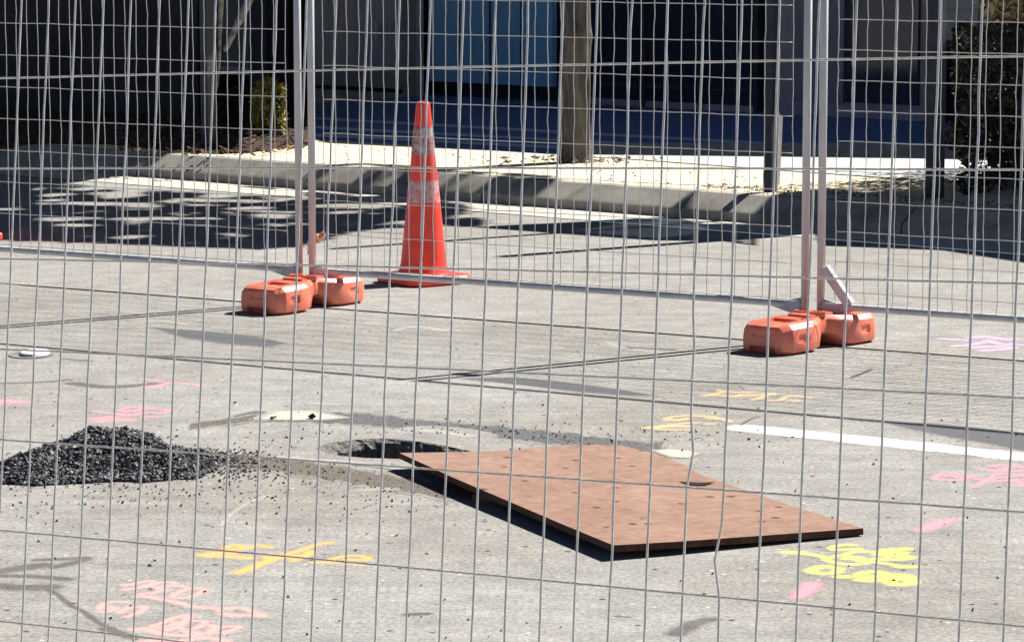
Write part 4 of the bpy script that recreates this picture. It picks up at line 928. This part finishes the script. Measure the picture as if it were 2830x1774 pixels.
holes = [[(110, 506), (300, 492), (430, 490), (640, 513), (840, 533), (850, 546), (640, 541), (560, 534), (430, 528), (330, 534), (300, 524), (220, 512)], [(150, 520), (300, 516), (330, 524), (200, 528)], [(240, 530), (400, 533), (380, 540), (250, 537)], [(60, 563), (230, 557), (420, 561), (470, 566), (240, 569)],
         [(463, 590), (530, 582), (608, 586), (560, 595), (500, 597)], [(620, 592), (671, 588), (660, 596), (625, 597)], [(687, 594), (740, 583), (815, 583), (830, 594), (800, 603), (735, 607)], [(345, 576), (400, 573), (478, 578), (420, 584), (360, 584)], [(300, 570), (420, 566), (480, 572), (400, 574)], [(345, 610), (385, 606), (412, 610), (390, 620), (350, 622)],
         [(589, 650), (640, 645), (696, 650), (640, 654)], [(870, 568), (960, 562), (1108, 566), (1100, 573), (960, 578), (880, 575)], [(1045, 619), (1090, 616), (1095, 621), (1050, 624)], [(1232, 597), (1290, 592), (1310, 602), (1250, 602)], [(450, 548), (640, 550), (820, 556), (700, 561), (500, 557)], [(700, 545), (860, 548), (900, 553), (760, 553)],
         [(900, 585), (1000, 580), (1020, 586), (920, 592)], [(200, 585), (300, 582), (310, 588), (210, 590)], [(500, 620), (560, 617), (575, 623), (510, 626)], [(740, 622), (800, 617), (810, 624), (750, 628)],
         [(938, 494), (1005, 470), (1100, 462), (1090, 478), (1050, 497)], [(1080, 503), (1180, 468), (1200, 470), (1115, 504)], [(1218, 521), (1275, 492), (1335, 480), (1395, 478), (1365, 500), (1332, 526)], [(1400, 500), (1450, 485), (1480, 490), (1430, 515)], [(1160, 462), (1300, 455), (1330, 462), (1200, 470)]]
def inpoly(x, y, P):
    c = False; j = len(P) - 1
    for i in range(len(P)):
        if (P[i][1] > y) != (P[j][1] > y) and x < (P[j][0] - P[i][0]) * (y - P[i][1]) / (P[j][1] - P[i][1]) + P[i][0]: c = not c
        j = i
    return c
b = MB(); cnt = 0; rl = random.Random(77)
gl_ = [G(x, y) for x, y in ((-420, 470), (1340, 430), (-420, 655), (1340, 700))]
xa, xb, ya, yb = -3.9, 1.0, 16.6, 21.2; tries = 0
while cnt < 15000 and tries < 120000:
    tries += 1; gx = rl.uniform(xa, xb); gy = rl.uniform(ya, yb); zk = 0.0
    pk = (Vector((gx, gy, 0)) - K0).dot(Pv)
    jx = 26 * noise.noise(Vector((gx * 5, gy * 5, 2))) + rl.gauss(0, 9); jy = 5 * noise.noise(Vector((gx * 6, gy * 6, 8))) + rl.gauss(0, 1.6)
    x, y = proj(Vector((gx, gy, 0)))
    if pk > .01:
        zk = .15 if pk > .2 else .06 + pk * .45; x, y = proj(Vector((gx, gy, zk)))
        if not inpoly(x, y, T2): continue
    elif not inpoly(x, y, T1): continue
    if any(inpoly(x + jx, y + jy, h) or inpoly(x, y, h) and rl.random() < .9 for h in holes): continue
    if noise.noise(Vector((gx * 3.2, gy * 3.2, 1.5))) > .36: continue
    Hh = 3.3 + 2.2 * rl.random() ** 1.3 + .5 * noise.noise(Vector((gx, gy, 5)))
    c = sunup(Vector((gx, gy, zk)), Hh); leaf(b, c, rl.uniform(.05, .085), rl, .35, .5); cnt += 1
b.build('crown', leaf_mat('tree_leaves', (.035, .06, .018), (.055, .09, .025), (.10, .13, .04)), tree)
b = MB(); topc = Vector((tb_.x, tb_.y, 3.15))
for k in range(13):
    ex = sunup(Vector((-3.4 + 3.8 * rl.random(), rl.uniform(17.4, 20.0), 0)), rl.uniform(3.5, 5.0)); mid = topc.lerp(ex, .45) + Vector((rl.uniform(-.3, .3), rl.uniform(-.3, .3), rl.uniform(.1, .5)))
    b.tube([topc + Vector((0, 0, -.25)), topc.lerp(mid, .5), mid, mid.lerp(ex, .5) + Vector((0, 0, .1)), ex], [.05, .035, .025, .014, .006], 7)
b.build('limbs', M['bark'], tree)
# roots, leaf litter at the trunk base
b = MB()
for k in range(90):
    a = rl.uniform(0, 6.28); rr = abs(rl.gauss(0, .16)) + .1; leaf(b, Vector((tb_.x + rr * math.cos(a) * 1.5, tb_.y + rr * math.sin(a) * .8, .16 + rl.random() * .02)), rl.uniform(.015, .035), rl, .2)
tag(b.build('leaf_litter', leaf_mat('dry_litter', (.04, .03, .02), (.25, .22, .18), (.7, .68, .62)), origin=(0, 0, 0)), 'dry leaf litter gathered round the foot of the street tree', 'litter', kind='stuff')

def shrub(name, label, pxs, y_of, n, ls, m, wood, flat=.8, depth=.18, base=None, strap=False):
    x0, x1, yt, yb_ = pxs; g = G((x0 + x1) / 2, yb_, .15); s = F / (g - CAM).dot(FWD); root = empty(name, g); tag(root, label, 'shrub')
    b = MB(); rn = random.Random(hash(label) % 1000 if False else len(label)); W = (x1 - x0) / s / 2; Hh = height_at(g, yt) - .15
    for k in range(n):
        u = rn.uniform(-1, 1); v = rn.random(); d = rn.uniform(-1, 1)
        if noise.noise(Vector((u * 3, v * 5, d))) < -.25: continue
        w_ = 1 - .25 * abs(v - .5)
        c = g + Vector((u * W * w_, d * depth, .02 + v * Hh * (1 - .12 * abs(u)))); leaf(b, c, rn.uniform(*ls), rn, flat, .3 if not strap else .12)
    b.build('foliage', m, root)
    b = MB()
    for k in range(7): b.tube([g + Vector((rn.uniform(-.3, .3) * W, rn.uniform(-.5, .5) * depth, 0)), g + Vector((rn.uniform(-.8, .8) * W, rn.uniform(-.8, .8) * depth, Hh * .8))], [.006, .003], 5)
    b.build('stem', wood, root); return root
shrub('flax_shrub', 'yellow green strappy shrub in the garden bed left of the fence posts', (700, 788, 228, 380), None, 2600, (.02, .05), leaf_mat('lime_leaves', (.10, .10, .025), (.24, .22, .045), (.5, .42, .10)), M['bark'], 1.0, .12)
shrub('dark_shrub', 'low dark shrub behind the yellow green one', (600, 715, 250, 372), None, 900, (.02, .045), leaf_mat('shade_leaves', (.01, .014, .006), (.025, .03, .012), (.06, .07, .02)), M['bark'], .9, .1)
hd = G(2760, 535, .15)
hg = empty('hedge', hd); tag(hg, 'tall dark hedge at the right edge with sunlight painted into its gold top leaves', 'hedge')
def crown(b, px0, px1, y0, y1, dist0, dist1, n, ls, rn):
    for k in range(n):
        px = rn.uniform(px0, px1); py = rn.uniform(y0, y1); yy = rn.uniform(dist0, dist1)
        edge = px0 + 55 * noise.noise(Vector((py * .012, 0, 3))) + 35
        if px < edge: continue
        c = wpx(px, py, yy)
        if c.z < .16: continue
        leaf(b, c, rn.uniform(*ls), rn, .8, .45)
rn = random.Random(31); b = MB(); crown(b, 2600, 3300, 60, 548, 18.3, 20.2, 9500, (.02, .045), rn)
b.build('foliage', leaf_mat('hedge_leaves', (.008, .009, .006), (.016, .017, .01), (.05, .05, .03)), hg)
b = MB(); crown(b, 2660, 3300, -260, 62, 18.6, 20.0, 5200, (.02, .042), rn); b.build('sunlit_foliage', leaf_mat('sunlit_gold_leaves', (.10, .07, .03), (.40, .30, .12), (.75, .60, .30)), hg)  # top leaves paler gold: sunlight put into their colour
b = MB()
for k in range(9): 
    g = wpx(2690 + 60 * k, 530, 19.0); g.z = .15; b.tube([g, g + Vector((rn.uniform(-.1, .1), rn.uniform(-.2, .2), 1.6))], [.02, .008], 6)
b.build('stem', M['bark'], hg)
